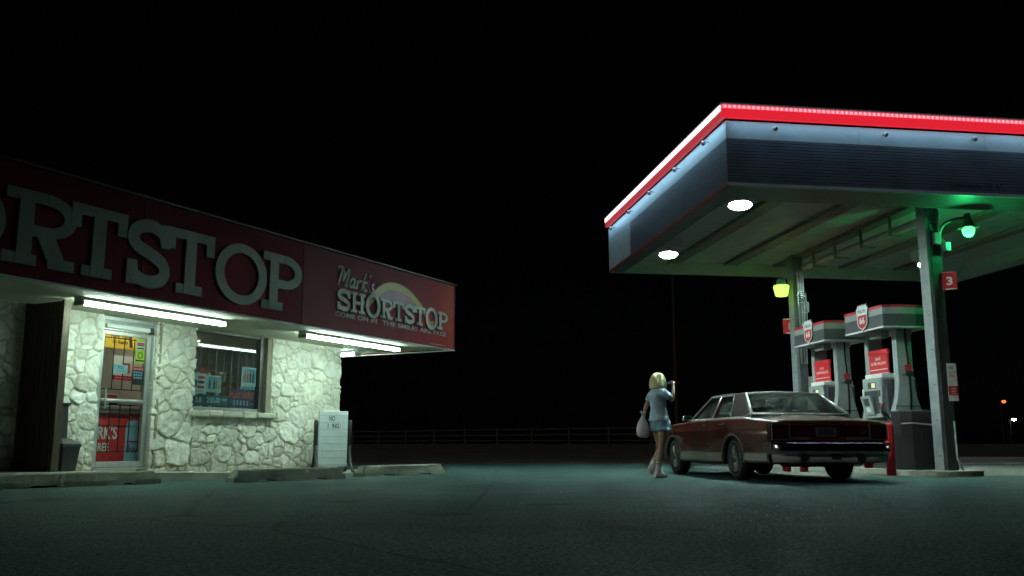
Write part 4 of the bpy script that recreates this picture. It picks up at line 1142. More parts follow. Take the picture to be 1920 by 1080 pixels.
b = MB(); b.box(-w / 2, w / 2, -.006, .004, 0, h, 'white_matte'); b.build('sheet', t)
b = MB(); T = frameT((0, -.0062, 0), (1, 0, 0), (0, 0, 1)); b.text('NO', -.045, .56, .07, .055, 0, .002, 'dark_print', T, .02); b.text('CHANGE', -.06, .485, .12, .035, 0, .002, 'orange_print', T, .01); b.text('50¢', -.055, .405, .10, .065, 0, .002, 'orange_print', T, .01)
rect(b, T, -w / 2, w / 2, .10, .26, 'red_print')
for i in range(4): rect(b, T, -.03, .05, .125 + .03 * i, .135 + .03 * i, 'white_matte', .003)
b.build('print', t)

# ================================================================== PUMP ISLAND
b = MB(); n = 10
P = [(.45 * math.cos(PI + PI * i / n) * 1.5 + .0, .45 * math.sin(PI + PI * i / n)) for i in range(n + 1)]
P = [(4.28 + x, 1.30 + y) for x, y in P] + [(4.28 - x, 6.75 - y) for x, y in P]
V = P; cx = 4.28
b.prism([(x, y) for x, y in P], 0.006, .105, 'concrete', bev=.012)
o = b.build('pump_island', loc=CORG, rot=(0, 0, CA)); structure(o)

SH = [(-.5, .30), (-.52, .42), (-.42, .50), (-.36, .60), (-.25, .565), (-.16, .60), (-.08, .565), (0, .61), (.08, .565), (.16, .60), (.25, .565), (.36, .60), (.42, .50), (.52, .42), (.5, .30), (.44, .10), (.47, -.12), (.42, -.30), (.26, -.42), (.10, -.47), (0, -.54), (-.10, -.47), (-.26, -.42), (-.42, -.30), (-.47, -.12), (-.44, .10)]
def shield(b, T, cx, cy, w, h, top=True):
    b.prism([(cx + x * w * 1.06, cy + (y * .88) * h * 1.06) for x, y in SH], 0, .02, 'pump_dark', T)
    b.prism([(cx + x * w, cy + y * .88 * h) for x, y in SH], 0, .026, 'white', T)
    lo = [(x * .84, y * .88 * .84 - .035) for x, y in SH if y < .2]
    lo = [(.38, .12), (.37, .02)] + [q for q in lo if q[1] < -.05][0:0] + [(.38, -.13), (.35, -.25), (.22, -.345), (.08, -.385), (0, -.43), (-.08, -.385), (-.22, -.345), (-.35, -.25), (-.38, -.13), (-.37, .02), (-.38, .12)]
    b.prism([(cx + x * w, cy + y * h) for x, y in lo], 0, .029, 'red', T)
    b.text('66', cx - w * .25, cy - h * .22, w * .50, h * .27, 0, .031, 'white', T, .04)
    if top: b.text('PHILLIPS', cx - w * .36, cy + h * .22, w * .72, h * .12, 0, .028, 'dark_print', T, .02)

def make_pump(label, pos):
    t = thing('fuel_dispenser', label, 'fuel pump', pos, CA, 'fuel pumps on the island')
    b = MB(); b.box(-.30, .30, -.42, .42, .012, .93, 'pump_mid', .012); b.box(-.33, .33, -.46, .46, 0, .012, 'pump_dark'); cab = b.build('cabinet', t)
    b = MB(); b.box(-.304, .304, -.424, .424, .70, .76, 'red_print'); b.box(-.304, .304, -.424, .424, .765, .785, 'white'); b.build('stripe', cab)
    b = MB(); T = frameT((-.300, 0, 0), (0, -1, 0), (0, 0, 1)); shield(b, T, .05, .30, .36, .34, False); b.build('emblem', cab)
    # flared end panels
    prof = [(.15, 2.62), (.15, 1.62), (.165, 1.45), (.20, 1.28), (.25, 1.12), (.29, .98), (.315, .80), (.32, .02)]
    poly = [(x, z) for x, z in prof] + [(-x, z) for x, z in prof[::-1]]
    for s in (-1, 1):
        b = MB(); T = frameT((0, s * .50, 0), (1, 0, 0), (0, 0, 1)); b.prism(poly, -.075, .075, 'pump', T, bev=0)
        ep = b.build('end_panel', t)
        b = MB(); y = s * .50 - .079
        b.box(-.25, .25, y, y + .003, 1.135, 1.155, 'pump_dark'); b.box(-.31, .31, y, y + .003, .70, .76, 'red_print'); b.build('stripe', ep)
    # electronics head facing both lanes
    b = MB(); b.box(-.36, .36, -.30, .36, .94, 1.70, 'pump', .015); b.box(-.30, .30, -.41, -.302, .94, 1.66, 'pump_dark', .01); b.box(-.20, .20, .362, .41, .94, 1.66, 'pump_dark'); head = b.build('head', t)
    b = MB(); b.box(-.365, -.361, -.12, .16, 1.50, 1.62, 'pump_dark'); b.box(-.369, -.3655, -.10, .03, 1.515, 1.605, 'lcd'); b.build('display', head)
    b = MB(); b.box(-.364, -.3605, -.20, .30, 1.02, 1.46, 'pump_dark')
    T = Matrix.Translation((-.40, .10, 1.20)) @ Matrix.Rotation(math.radians(-14), 4, 'Y'); b.box(-.03, .03, -.16, .19, -.20, .17, 'pump', .01, T); b.box(-.0345, -.0305, -.08, .10, -.02, .12, 'pump_dark', T=T); b.box(-.0345, -.0305, -.06, .08, -.14, -.05, 'white', T=T)
    b.build('keypad', head)
    b = MB(); b.box(-.372, -.3605, -.27, -.22, 1.34, 1.46, 'pump_dark', .004); b.box(-.372, -.3605, -.28, -.21, 1.10, 1.22, 'black', .004); b.box(-.385, -.3605, .30, .345, 1.35, 1.5, 'white', .004); b.build('card_reader', head)
    b = MB(); b.box(-.33, .33, -.30, .30, 1.702, 1.78, 'white', .01)
    b.build('price_panel', head)
    # red topper board between the end panels
    b = MB(); b.box(-.20, -.17, -.32, .34, 1.80, 2.16, 'red_print'); b.box(-.205, -.165, -.34, .36, 2.165, 2.25, 'red_print', .004); b.box(-.205, -.17, -.33, .35, 1.782, 1.798, 'white'); tp = b.build('topper_sign', t)
    b = MB(); T = frameT((-.201, 0, 0), (0, -1, 0), (0, 0, 1)); b.text('SAVE', -.10, 2.05, .18, .055, 0, .003, 'white_matte', T, .02); b.text('5¢ PER GALLON', -.27, 1.95, .52, .065, 0, .003, 'white_matte', T, .02); b.box(-.2035, -.2005, -.30, .31, 1.86, 1.875, 'white_matte'); b.build('lettering', tp)
    # valance
    hx, hy = .47, .70
    hexp = [(-hx, -hy + .12), (-hx + .10, -hy), (-.1, -hy - .06), (.1, -hy - .06), (hx - .10, -hy), (hx, -hy + .12), (hx, hy - .12), (hx - .10, hy), (.1, hy + .06), (-.1, hy + .06), (-hx + .1, hy), (-hx, hy - .12)]
    hexp = [(-hx, -hy), (-.16, -hy - .07), (.16, -hy - .07), (hx, -hy), (hx, hy), (.16, hy + .07), (-.16, hy + .07), (-hx, hy)]
    b = MB(); b.prism(hexp, 2.63, 2.86, 'pump_mid'); b.prism([(x * .995, y * .995) for x, y in hexp], 2.8605, 2.985, 'pump'); b.prism([(x * 1.006, y * 1.004) for x, y in hexp], 2.9855, 3.035, 'red')
    b.prism([(x * 1.01, y * 1.008) for x, y in hexp], 2.60, 2.6295, 'white'); v = b.build('valance', t)
    b = MB(); T = frameT((-hx, 0, 0), (0, -1, 0), (0, 0, 1)); shield(b, T, .02, 2.86, .40, .50); b.build('emblem', v)
    b = MB(); b.box(-.30, -.12, -.30, .10, 2.46, 2.598, 'pump', .01); b.box(.05, .2, -.55, -.38, 2.5, 2.598, 'pump', .01); b.build('hose_box', v)
    # hoses and nozzles
    for s, y0 in ((-1, -.60), (1, .60)):
        b = MB(); b.tube(spline([(.03, y0, 2.62), (.03, y0 - .01 * s, 2.3), (.05, y0, 1.9), (.06, y0, 1.4), (.02, y0, 1.0), (-.14, y0 * 1.05, .62), (-.30, y0 * 1.02, .80), (-.40, y0 * .55, 1.10)], 5), .016, 'rubber', 8); b.build('hose', t)
    b = MB(); b.box(-.02, .10, -.62, -.575, 1.80, 1.92, 'red_print', .012); b.box(-.02, .12, -.66, -.60, 1.70, 1.80, 'black', .015); b.cyl((.02, -.63, 1.75), (-.10, -.63, 1.72), .012, 'black'); b.build('splash_guard', t)
    b = MB(); b.tube(spline([(-.41, -.36, 1.16), (-.43, -.40, 1.05), (-.40, -.42, .98), (-.36, -.40, .90)], 4), [.03] * 13, 'black', 8); b.box(-.43, -.38, -.40, -.34, 1.12, 1.20, 'red_print', .01); b.build('nozzle', t)
    return t
pump = make_pump('nearer fuel pump with grey valance and red trim, beside the front post', cw(4.25, 2.80, .105))
p2 = copy_tree(pump); p2.location = cw(4.25, 5.08, .105)
p2['label'] = 'farther fuel pump with grey valance, beyond the car roof beside the far post'

# bollards
def bollard(label, x, y, h, lean=0):
    b = MB(); b.lathe([(.085, 0), (.085, h - .05), (.07, h - .015), (.04, h), (.001, h + .003)], 'red', 20); o = b.build('bollard', None, (x, y, 0.002), (lean, 0, 0)); tag(o, label, 'bollard', 'red bollards round the pump island')
q = cw(3.56, 1.78); bollard('tall red bollard at the car bumper beside the nearer fuel pump', q[0], q[1], .93)
q = cw(3.76 - .05, 2.80); bollard('red bollard behind the right end of the car bumper', q[0], q[1], .88)
bollard('leftmost red bollard, only its foot seen under the car', 5.62, 18.9, .85)
bollard('red bollard whose foot shows under the middle of the car', 5.88, 18.6, .85)

# service bin between the pump and the post
t = thing('service_bin', 'dark waste bin with flat lid and a strip of white tape', 'bin', cw(4.13, 1.86, .105), CA)
b = MB(); w, d = .36, .26
P8 = [(-w, -d + .12), (-w + .14, -d), (w - .14, -d), (w, -d + .12), (w, d - .12), (w - .14, d), (-w + .14, d), (-w, d - .12)]
b.prism(P8, .015, .86, 'bin_dark'); b.prism([(x * .92, y * .92) for x, y in P8], 0, .014, 'black'); b.build('body', t)
b = MB(); b.box(-.06, .25, -d - .004, -d + .02, .10, .70, 'under', .004); b.build('hatch', t)
b = MB(); b.prism([(x * 1.05, y * 1.05) for x, y in P8], .862, 1.02, 'bin_dark'); b.prism([(x * 1.08, y * 1.08) for x, y in P8], 1.0205, 1.05, 'pump_mid', bev=.01); b.build('lid', t)
b = MB()
b.faces([(-w - .006, -d + .10, .80), (-w + .13, -d - .006, .81), (w - .13, -d - .008, .77), (w + .01, -d + .10, .74), (w + .01, -d + .10, .77), (w - .13, -d - .008, .80), (-w + .13, -d - .006, .835), (-w - .006, -d + .10, .825)], [(0, 1, 6, 7), (1, 2, 5, 6), (2, 3, 4, 5)], 'white'); b.build('tape', t)

# ================================================================== FAR THINGS
fx0, fx1 = Vector((-16.2, 81.5)), Vector((14.0, 54.5))
t = thing('rail_fence', 'pale three rail fence far off across the dark field', 'fence', (fx0.x, fx0.y, terrain(fx0.y)), 0)
n = 13
pts = [(fx0 + (fx1 - fx0) * i / (n - 1)) - fx0 for i in range(n)]
zt = [terrain(fx0.y + p.y) - terrain(fx0.y) for p in pts]
for p, z in zip(pts, zt):
    b = MB(); b.box(p.x - .07, p.x + .07, p.y - .07, p.y + .07, z - .05, z + 1.28, 'fence', .01); b.build('post', t)
for hgt in (.32, .72, 1.12):
    b = MB()
    for i in range(n - 1): 
        a, c = pts[i], pts[i + 1]; b.tube([(a.x, a.y - .08, zt[i] + hgt), (c.x, c.y - .08, zt[i + 1] + hgt)], .055, 'fence', 4)
    b.build('rail', t)
def far_lamp(name, label, x, y, h, m, r):
    z = terrain(y); t = thing(name, label, 'street lamp', (x, y, z), 0)
    b = MB(); b.tube([(0, 0, 0), (0, 0, h), (0, -.3, h + .25), (0, -1.0, h + .3)], .09, 'pole', 8); b.build('pole', t)
    b = MB(); b.lathe([(.001, .22), (.25, .12), (.30, 0), (.22, -.04)], 'gray_metal', 14, Matrix.Translation((0, -1.0, h + .2))); b.build('lamp_head', t)
    b = MB(); b.lathe([(.001, -r), (r * .7, -r * .7), (r, 0), (r * .8, .12)], m, 14, Matrix.Translation((0, -1.0, h + .18))); b.build('lamp_globe', t)
def at(u, D, v):
    dz = math.tan(PITCH + math.atan((540 - v) / F)) * D; dep = D * math.cos(PITCH) + dz * math.sin(PITCH)
    return (u - 960) / F * dep, CAMH + dz
x, z = at(1882, 150, 752); far_lamp('street_lamp', 'amber street lamp glowing far off at the right', x, 151, z - terrain(151) - .2, 'lens_amber', .34)
x, z = at(1901, 130, 785); far_lamp('yard_lamp', 'low white yard lamp far off at the right, under the amber one', x, 131, z - terrain(131) - .2, 'lens_white', .28)
x, z = at(1262, 62, 520)
t = thing('utility_pole', 'dark wooden utility pole far behind the woman', 'pole', (x, 62, terrain(62)), 0)
b = MB(); b.cyl((0, 0, 0), (0, 0, z - .4), .17, 'pole', r1=.12, n=12); b.build('pole', t)
b = MB(); b.cyl((0, 0, z - .4), (0, 0, z - .3), .13, 'black', r1=.05, n=12); b.build('cap', t)

# ================================================================== CAR (x forward from the rear axle, y left, z up)
CAL = math.radians(9)
car = thing('parked_car', 'maroon four door sedan parked at the pumps, seen from its rear left', 'car', (4.40, 14.60, 0.0), PI / 2 + CAL)
K = .98
st = [  # x, half width, z bottom, shoulder z, centre z
    (-1.30, .870, .42, .862, .882), (-1.27, .892, .40, .882, .905), (-1.18, .915, .36, .898, .925), (-.80, .945, .30, .930, .965), (-.40, .955, .26, .962, 1.012),
    (.20, .960, .24, .962, 1.00), (.80, .962, .23, .962, 1.00), (1.40, .960, .23, .960, .99), (2.05, .955, .24, .955, .985), (2.25, .952, .24, .945, .975), (2.90, .945, .27, .925, .960), (3.50, .930, .32, .900, .935), (3.78, .905, .36, .875, .905), (3.84, .86, .40, .83, .86)]
def section(x, w, zb, zs, zc):
    h = zs - zb
    pr = [(w - .16, zb), (w - .05, zb + .015), (w - .028, zb + .09), (w - .008, zb + .24 * 1), (w, .60), (w + .004, .70), (w - .004, .765), (w - .022, .785), (w - .030, zs - .05), (w - .045, zs - .015), (w - .075, zs), (w - .20, zs + .012), (w * .5, zs + (zc - zs) * .75)]
    return pr
rings = []
for s_ in st:
    pr = section(*s_); R = [(s_[0], y, z) for y, z in pr] + [(s_[0], 0, s_[4])] + [(s_[0], -y, z) for y, z in pr[::-1]]
    rings.append(R)
m_ = len(rings[0])
b = MB(); V = [p for R in rings for p in R]
Fs = [(i * m_ + j, i * m_ + (j + 1) % m_, (i + 1) * m_ + (j + 1) % m_, (i + 1) * m_ + j) for i in range(len(rings) - 1) for j in range(m_)] + [tuple(range(m_))[::-1], tuple(range((len(rings) - 1) * m_, len(rings) * m_))]
b.faces(V, Fs, 'car', True)
b.mi('under')
body = b.build('body', car)
def boolean(o, cutter):
    md = o.modifiers.new('b', 'BOOLEAN'); md.operation = 'DIFFERENCE'; md.solver = 'EXACT'; md.object = cutter
    try: md.material_mode = 'TRANSFER'
    except Exception: pass
    dg = bpy.context.evaluated_depsgraph_get(); me = bpy.data.meshes.new_from_object(o.evaluated_get(dg))
    o.modifiers.clear(); old = o.data; o.data = me; me.name = o.name
    bpy.data.objects.remove(cutter)
WX = (0.0, 2.84)
b = MB()
for wx in WX:
    for s in (-1, 1):
        n = 28
        poly = [(wx + .43 * math.cos(PI * i / n), .33 + .37 * math.sin(PI * i / n)) for i in range(n + 1)] + [(wx - .43, .05), (wx + .43, .05)]
        T = frameT((0, s * .62, 0), (1, 0, 0), (0, 0, 1))
        b.prism(poly, -.42 if s > 0 else -.02, .02 if s > 0 else .42, 'under', T)
cut = b.build('cut'); cut.parent = car
boolean(body, cut)
em = body.data
for p in em.polygons:
    if p.material_index == 0 and abs(p.normal.x) > .96 and abs(p.center.x) < 3 and abs(p.center.y) < .9 and p.center.x > -1.2 and False: p.material_index = 1
# chrome arch lips, rocker trim, side crease strip, seams
b = MB()
for wx in WX:
    for s in (-1, 1):
        n = 24
        P = [(wx + .435 * math.cos(PI * i / n), .33 + .375 * math.sin(PI * i / n)) for i in range(-1, n + 2)]
        T = frameT((0, s * .955, 0), (1, 0, 0), (0, 0, 1)) if s < 0 else frameT((0, s * .955, 0), (-1, 0, 0), (0, 0, 1))
        b.strip([(x if s < 0 else -x, z) for x, z in P], .032, -.03, .008, 'chrome_dull', T)
b.build_split('arch_trim', car)
b = MB()
for s in (-1, 1):
    for x0, x1, z0 in ((.44, 1.075, .26), (1.095, 2.40, .26), (-1.17, -.44, .285)):
        n = 6; V = []
        for i in range(n + 1):
            x = x0 + (x1 - x0) * i / n; w = np.interp(x, [q[0] for q in st], [q[1] for q in st])
            for y, z in ((w - .035, z0), (w + .004, z0 + .03), (w + .006, .41), (w - .02, .43)): V.append((x, s * y, z))
        b.faces(V, [(4 * i + k, 4 * i + k + 1, 4 * i + 5 + k, 4 * i + 4 + k) for i in range(n) for k in range(3)] + [(0, 3, 2, 1), (4 * n, 4 * n + 1, 4 * n + 2, 4 * n + 3)], 'rocker')
b.build_split('rocker_trim', car)
def bodyw(x): return float(np.interp(x, [q[0] for q in st], [q[1] for q in st]))
# doors: gaps, handles
for s, side in ((1, 'left'), (-1, 'right')):
    for x0, x1 in ((.25, 1.075), (1.095, 2.12)):
        b = MB()
        for xa, za, zb, wd in ((x0, .62 if x0 < .5 else .25, .955, .005), (x1, .25, .955, .009 if x1 < 1.5 else .005)):
            V = []
            for z, dy in ((za, -.02), (.42, .002), (.60, .004), (.70, .007), (.765, .001), (.785, -.017), (.92, -.027), (zb, -.04)):
                z = max(z, za); V += [(xa - wd, s * (bodyw(xa) + dy + .0012), z), (xa + wd, s * (bodyw(xa) + dy + .0012), z)]
            b.faces(V, [(2 * i, 2 * i + 1, 2 * i + 3, 2 * i + 2) for i in range(7)], 'under')
        d = b.build('door', car)
        b = MB(); hx = x0 + .10; y = s * (bodyw(hx) - .022)
        hx = x0 + .07 + .12 if False else x0 + .16
        b.box(hx - .09, hx + .09, min(y, y + s * .03), max(y, y + s * .03), .865, .893, 'chrome', .008); b.cyl((hx - .13, y - s * .01, .86), (hx - .13, y + s * .012, .86), .012, 'chrome', n=10); b.build('door_handle', d)
b = MB()
for s in (-1, 1):
    V = []
    for x in np.linspace(-1.22, 3.72, 16):
        w = bodyw(x); V += [(x, s * (w - .006), .764), (x, s * (w + .006), .772), (x, s * (w - .008), .782)]
    b.faces(V, [(3 * i + k, 3 * i + k + 1, 3 * i + 4 + k, 3 * i + 3 + k) for i in range(15) for k in range(2)], 'car', True)
b.build_split('side_moulding', car)
# greenhouse
zb_, zr = .995, 1.375
def quad(b, A, m, t=.012): 
    """pane or pillar skin from 4 corner points"""
    b.faces(A, [(0, 1, 2, 3)], m)
RW = dict(bl=(-.43, .80, 1.005), tl=(.16, .635, 1.355)); WS = dict(bl=(2.14, .80, .985), tl=(1.52, .635, 1.36))
# roof with vinyl top
b = MB(); xs_ = [.10, .16, .30, .60, 1.0, 1.30, 1.50, 1.56]; zc_ = [1.345, 1.372, 1.402, 1.417, 1.42, 1.412, 1.385, 1.365]; zs_ = [1.33, 1.345, 1.358, 1.364, 1.366, 1.364, 1.356, 1.35]; ww = [.635, .640, .650, .655, .655, .650, .640, .635]
V = []
for x, zc, zs, w in zip(xs_, zc_, zs_, ww):
    for f in (-1, -.93, -.7, -.35, 0, .35, .7, .93, 1):
        V.append((x, f * w * (1.0), zs + (zc - zs) * (1 - abs(f) ** 2.6)))
    
k = 9
b.faces(V, [(i * k + j, (i + 1) * k + j, (i + 1) * k + j + 1, i * k + j + 1) for i in range(len(xs_) - 1) for j in range(k - 1)], 'vinyl', True)
roof = b.build('roof', car)
def pillar(b, bot, top, m):
    """slanted slab: bot & top = (x0, x1) at belt / roof on both sides"""
    for s in (-1, 1):
        A = [(bot[0], s * .835, .955), (bot[1], s * .835, .955), (top[1], s * .652, 1.358), (top[0], s * .652, 1.358)]
        B = [(x, y - s * .05, z) for x, y, z in A]
        b.faces(A + B, [(0, 1, 2, 3), (7, 6, 5, 4), (0, 4, 5, 1), (1, 5, 6, 2), (2, 6, 7, 3), (3, 7, 4, 0)], m)
b = MB(); pillar(b, (-.46, .30), (.13, .52), 'vinyl'); b.build_split('rear_pillar', car)
b = MB(); pillar(b, (1.06, 1.13), (1.02, 1.08), 'car'); pillar(b, (2.06, 2.17), (1.49, 1.56), 'car'); b.build_split('pillar', car)
b = MB()
for s in (-1, 1):
    A = [(.30, s * .835, .955), (2.10, s * .835, .955), (2.10, s * .82, .99), (.30, s * .82, .99)]
    B = [(x, y - s * .05, z) for x, y, z in A]; b.faces(A + B, [(0, 1, 2, 3), (7, 6, 5, 4), (0, 4, 5, 1), (1, 5, 6, 2), (2, 6, 7, 3), (3, 7, 4, 0)], 'car')
    A = [(.52, s * .662, 1.335), (1.50, s * .662, 1.335), (1.50, s * .65, 1.362), (.52, s * .65, 1.362)]
    B = [(x, y - s * .05, z) for x, y, z in A]; b.faces(A + B, [(0, 1, 2, 3), (7, 6, 5, 4), (0, 4, 5, 1), (1, 5, 6, 2), (2, 6, 7, 3), (3, 7, 4, 0)], 'car')
b.build_split('window_frame', car)
for nm, A in [('rear_window', [(-.43, .79, 1.01), (-.43, -.79, 1.01), (.15, -.625, 1.348), (.15, .625, 1.348)]), ('windshield', [(2.14, .79, 1.0), (2.14, -.79, 1.0), (1.54, -.625, 1.352), (1.54, .625, 1.352)])]:
    b = MB(); V = []
    for i in range(9):
        f = i / 8; bow = .05 * (1 - (2 * f - 1) ** 2) * (-1 if nm == 'rear_window' else 1)
        p, q = np.array(A[0]) * (1 - f) + np.array(A[1]) * f, np.array(A[3]) * (1 - f) + np.array(A[2]) * f
        p[0] += bow; q[0] += bow * .5; q[2] += .018 * (1 - (2 * f - 1) ** 2); V += [tuple(p), tuple(q)]
    b.faces(V, [(2 * i, 2 * i + 1, 2 * i + 3, 2 * i + 2) for i in range(8)], 'car_glass', True); g = b.build(nm, car)
    b = MB()
    d = -.012 if nm == 'rear_window' else .012
    lo = [(v[0] + d, v[1], v[2] + .006) for v in V[0::2]]; hi = [(v[0] + d, v[1], v[2] + .012) for v in V[1::2]]
    R_ = .013 if nm == 'rear_window' else .010
    b.tube(lo, R_, 'bright_trim', 6); b.tube(hi, R_, 'bright_trim', 6); b.tube([lo[0], hi[0]], .017, 'bright_trim', 6); b.tube([lo[-1], hi[-1]], .015, 'bright_trim', 6)
    b.build('chrome_surround', g)
b = MB()
for s in (-1, 1):
    for A in ([(.36, .80, .985), (1.07, .80, .985), (1.03, .64, 1.345), (.53, .64, 1.345)], [(1.12, .80, .985), (2.06, .80, .985), (1.50, .64, 1.345), (1.08, .64, 1.345)]):
        b.faces([(x, s * y, z) for x, y, z in A], [(0, 1, 2, 3)], 'car_glass')
b.build_split('side_window', car)
b = MB()
for s in (-1, 1):
    b.tube([(-.44, s * .842, 1.012), (-.30, s * .845, .975), (.28, s * .850, .972), (2.10, s * .850, .972)], .010, 'bright_trim', 6)
    b.tube([(.31, s * .836, .975), (.51, s * .668, 1.345), (1.06, s * .664, 1.35)], .010, 'bright_trim', 6)
    b.tube([(1.10, s * .836, .975), (1.06, s * .668, 1.35), (1.51, s * .664, 1.352), (2.10, s * .836, .985)], .010, 'bright_trim', 6)
    b.tube([(.45, s * .66, 1.366), (1.0, s * .664, 1.374), (1.52, s * .652, 1.366), (2.14, s * .80, .995)], .009, 'bright_trim', 6)
b.build_split('window_trim', car)
# mirrors
for s in (1, -1):
    b = MB(); b.box(1.99, 2.09, min(s * .87, s * 1.03), max(s * .87, s * 1.03), .965, 1.055, 'chrome', .02); b.box(1.986, 1.989, min(s * .885, s * 1.015), max(s * .885, s * 1.015), .98, 1.04, 'car_glass'); b.cyl((2.04, s * .82, .955), (2.04, s * .92, .975), .02, 'chrome'); b.build('wing_mirror', car)
# cabin: seats, wheel
for x, zt, n_ in ((.42, 1.12, 'rear_seat'), (1.30, 1.10, 'front_seat')):
    b = MB(); T = Matrix.Translation((x, 0, .72)) @ Matrix.Rotation(-.22, 4, 'Y')
    b.box(-.09, .09, -.70, .70, -.3, zt - .72, 'seatcloth', .05, T); b.box(.05, .55, -.70, .70, -.28, -.10, 'seatcloth', .05, T)
    for y in (-.36, .36): b.box(-.06, .05, y - .14, y + .14, zt - .70, zt - .55, 'seatcloth', .04, T); b.cyl(T @ Vector((0, y, zt - .75)), T @ Vector((0, y, zt - .66)), .02, 'chrome_dull')
    b.build(n_, car)
b = MB(); b.box(-.40, .16, -.74, .74, .965, 1.003, 'seatcloth', .01); b.build('parcel_shelf', car)
b = MB(); b.box(1.75, 2.15, -.74, .74, .80, 1.02, 'under', .03); b.build('dashboard', car)
b = MB(); TT = Matrix.Translation((1.68, .36, .98)) @ Matrix.Rotation(-1.1, 4, 'Y'); b.ring(0, 0, (.19, .19), (.165, .165), -.012, .012, 'black', TT); b.box(-.17, .17, -.02, .02, -.01, .01, 'black', T=TT); b.build('steering_wheel', car)
# wheels
def wheel(x, s):
    w = MB(); y1 = s * .925
    prof = [(.19, -.10), (.27, -.108), (.315, -.095), (.335, -.06), (.338, 0), (.335, .06), (.315, .095), (.275, .108), (.20, .100)]
    T = Matrix.Translation((x, s * .815, .335)) @ Matrix.Rotation(-s * PI / 2, 4, 'X')
    w.lathe(prof, 'rubber', 40, T); o = w.build('wheel', car)
    b = MB(); b.lathe([(.252, .1098), (.266, .1092), (.267, .1100), (.252, .1106)], 'whitewall', 40, T, cap=False); b.build('whitewall_ring', o)
    b = MB(); b.lathe([(.215, .098), (.212, .112), (.198, .104), (.15, .096), (.075, .102), (.06, .125), (.035, .132), (.001, .134)], 'hub', 36, T)
    for i in range(24):
        a = 2 * PI * i / 24; b.cyl(T @ Vector((.07 * math.cos(a), .07 * math.sin(a), .112)), T @ Vector((.197 * math.cos(a + .22), .197 * math.sin(a + .22), .108)), .0045, 'chrome_dull', n=5)
    b.build('hubcap', o)
    b = MB(); b.lathe([(.20, -.09), (.18, .06), (.001, .06)], 'under', 24, T); b.build('rim', o)
for x in WX:
    for s in (1, -1): wheel(x, s)
# tail end
def rear_panel(name, y0, y1, z0, z1, m, d=.012, bev=.004, x=-1.30):
    b = MB(); b.box(x - d, x + .03, y0, y1, z0, z1, m, bev); return b.build(name, car)
for s in (1, -1):
    y0, y1 = sorted((s * .625, s * .890))
    tl = rear_panel('taillight', y0, y1, .62, .842, 'tail', .02, .01)
    b = MB(); T = frameT((-1.322, 0, 0), (0, -1, 0), (0, 0, 1))
    ya, yb = sorted((-s * .625, -s * .890))
    P = [(ya, .617), (yb, .617), (yb, .845), (ya, .845), (ya, .617)]
    for i in range(4): b.strip([P[i], P[i + 1]], .016 if i != (1 if s < 0 else 3) else .014, -.03, .006 + .0012 * i, 'chrome_dull', T)
    b.build('chrome_bezel', tl)
    b = MB()
    q0, q1 = sorted((s * .872, s * .912)); b.box(-1.305, -1.16, q0, q1, .63, .84, 'tail', .008); b.build('side_marker', tl)
rear_panel('rear_panel', -.61, .61, .66, .822, 'tail', .008)
rear_panel('lower_strip', -.60, -.26, .615, .655, 'chrome_dull', .012); rear_panel('lower_strip', .30, .62, .615, .655, 'chrome_dull', .012)
b = MB(); b.box(-1.325, -1.29, -.22, .31, .830, .845, 'chrome', .004); b.build('trunk_handle', car)
b = MB(); b.box(-1.318, -1.309, -.105, .215, .66, .79, 'chrome_dull', .003); pl_ = b.build('number_plate', car)
b = MB(); T = frameT((-1.3185, .055, 0), (0, -1, 0), (0, 0, 1)); rect(b, T, -.145, .145, .672, .778, 'pump_mid', .0012)
b.text('TEXAS', -.055, .756, .11, .016, 0, .003, 'dark_print', T); b.text('714 KDR', -.115, .688, .23, .055, 0, .003, 'dark_print', T, .02); b.build('plate_print', pl_)
b = MB(); T = frameT((-1.309, -.53, .725), (0, -1, 0), (0, 0, 1)); b.ring(0, 0, (.062, .027), (.0005, .0005), 0, .012, 'chrome', T); b.ring(0, 0, (.050, .019), (.0005, .0005), 0, .0135, 'navy_print', T); b.build('oval_emblem', car)
b = MB()
n = 14; V = []
prof = [(-1.33, .41), (-1.40, .405), (-1.442, .425), (-1.445, .455), (-1.436, .505), (-1.422, .555), (-1.395, .582), (-1.33, .588)]
for i in range(n + 1):
    f = -1 + 2 * i / n; y = f * .912; back = .10 * max(0, abs(f) - .80) ** 1.2 / .2 ** 1.2 + .018 * f * f
    for x, z in prof: V.append((x + back, y, z))
k = len(prof)
b.faces(V, [(i * k + j, i * k + j + 1, (i + 1) * k + j + 1, (i + 1) * k + j) for i in range(n) for j in range(k - 1)] + [tuple(range(k)), tuple(range(n * k, n * k + k))], 'chrome', True)
for s in (-1, 1):
    y0, y1 = sorted((s * .80, s * .955)); b.box(-1.33, -1.05, s * .915 - .010, s * .915 + .010, .44, .58, 'chrome', .006)
bump = b.build('rear_bumper', car)
b = MB(); V = []
for i in range(n + 1):
    f = -1 + 2 * i / n; back = .09 * max(0, abs(f) - .80) / .2
    for x, z in [(-1.378 + back, .415), (-1.402 + back, .305), (-1.33 + back, .285)]: V.append((x, f * .90, z))
b.faces(V, [(i * 3 + j, i * 3 + j + 1, i * 3 + 4 + j, i * 3 + 3 + j) for i in range(n) for j in range(2)], 'reflected_ground', True); b.build('lower_valance', bump)
b = MB()
for y in (.48, -.40): b.box(-1.43, -1.37, y - .045, y + .045, .275, .45, 'black', .012)
b.build_split('bumper_guard', bump)
b = MB(); b.box(-1.4035, -1.398, -.10, .04, .34, .40, 'navy_print', .002); b.box(-1.4025, -1.399, -.24, -.12, .37, .385, 'dark_print'); b.build('bumper_sticker', bump)
b = MB(); b.box(-1.436, -1.40, -.88, .88, .470, .50, 'black', .008); b.build('rub_strip', bump) if False else b.bm.free()
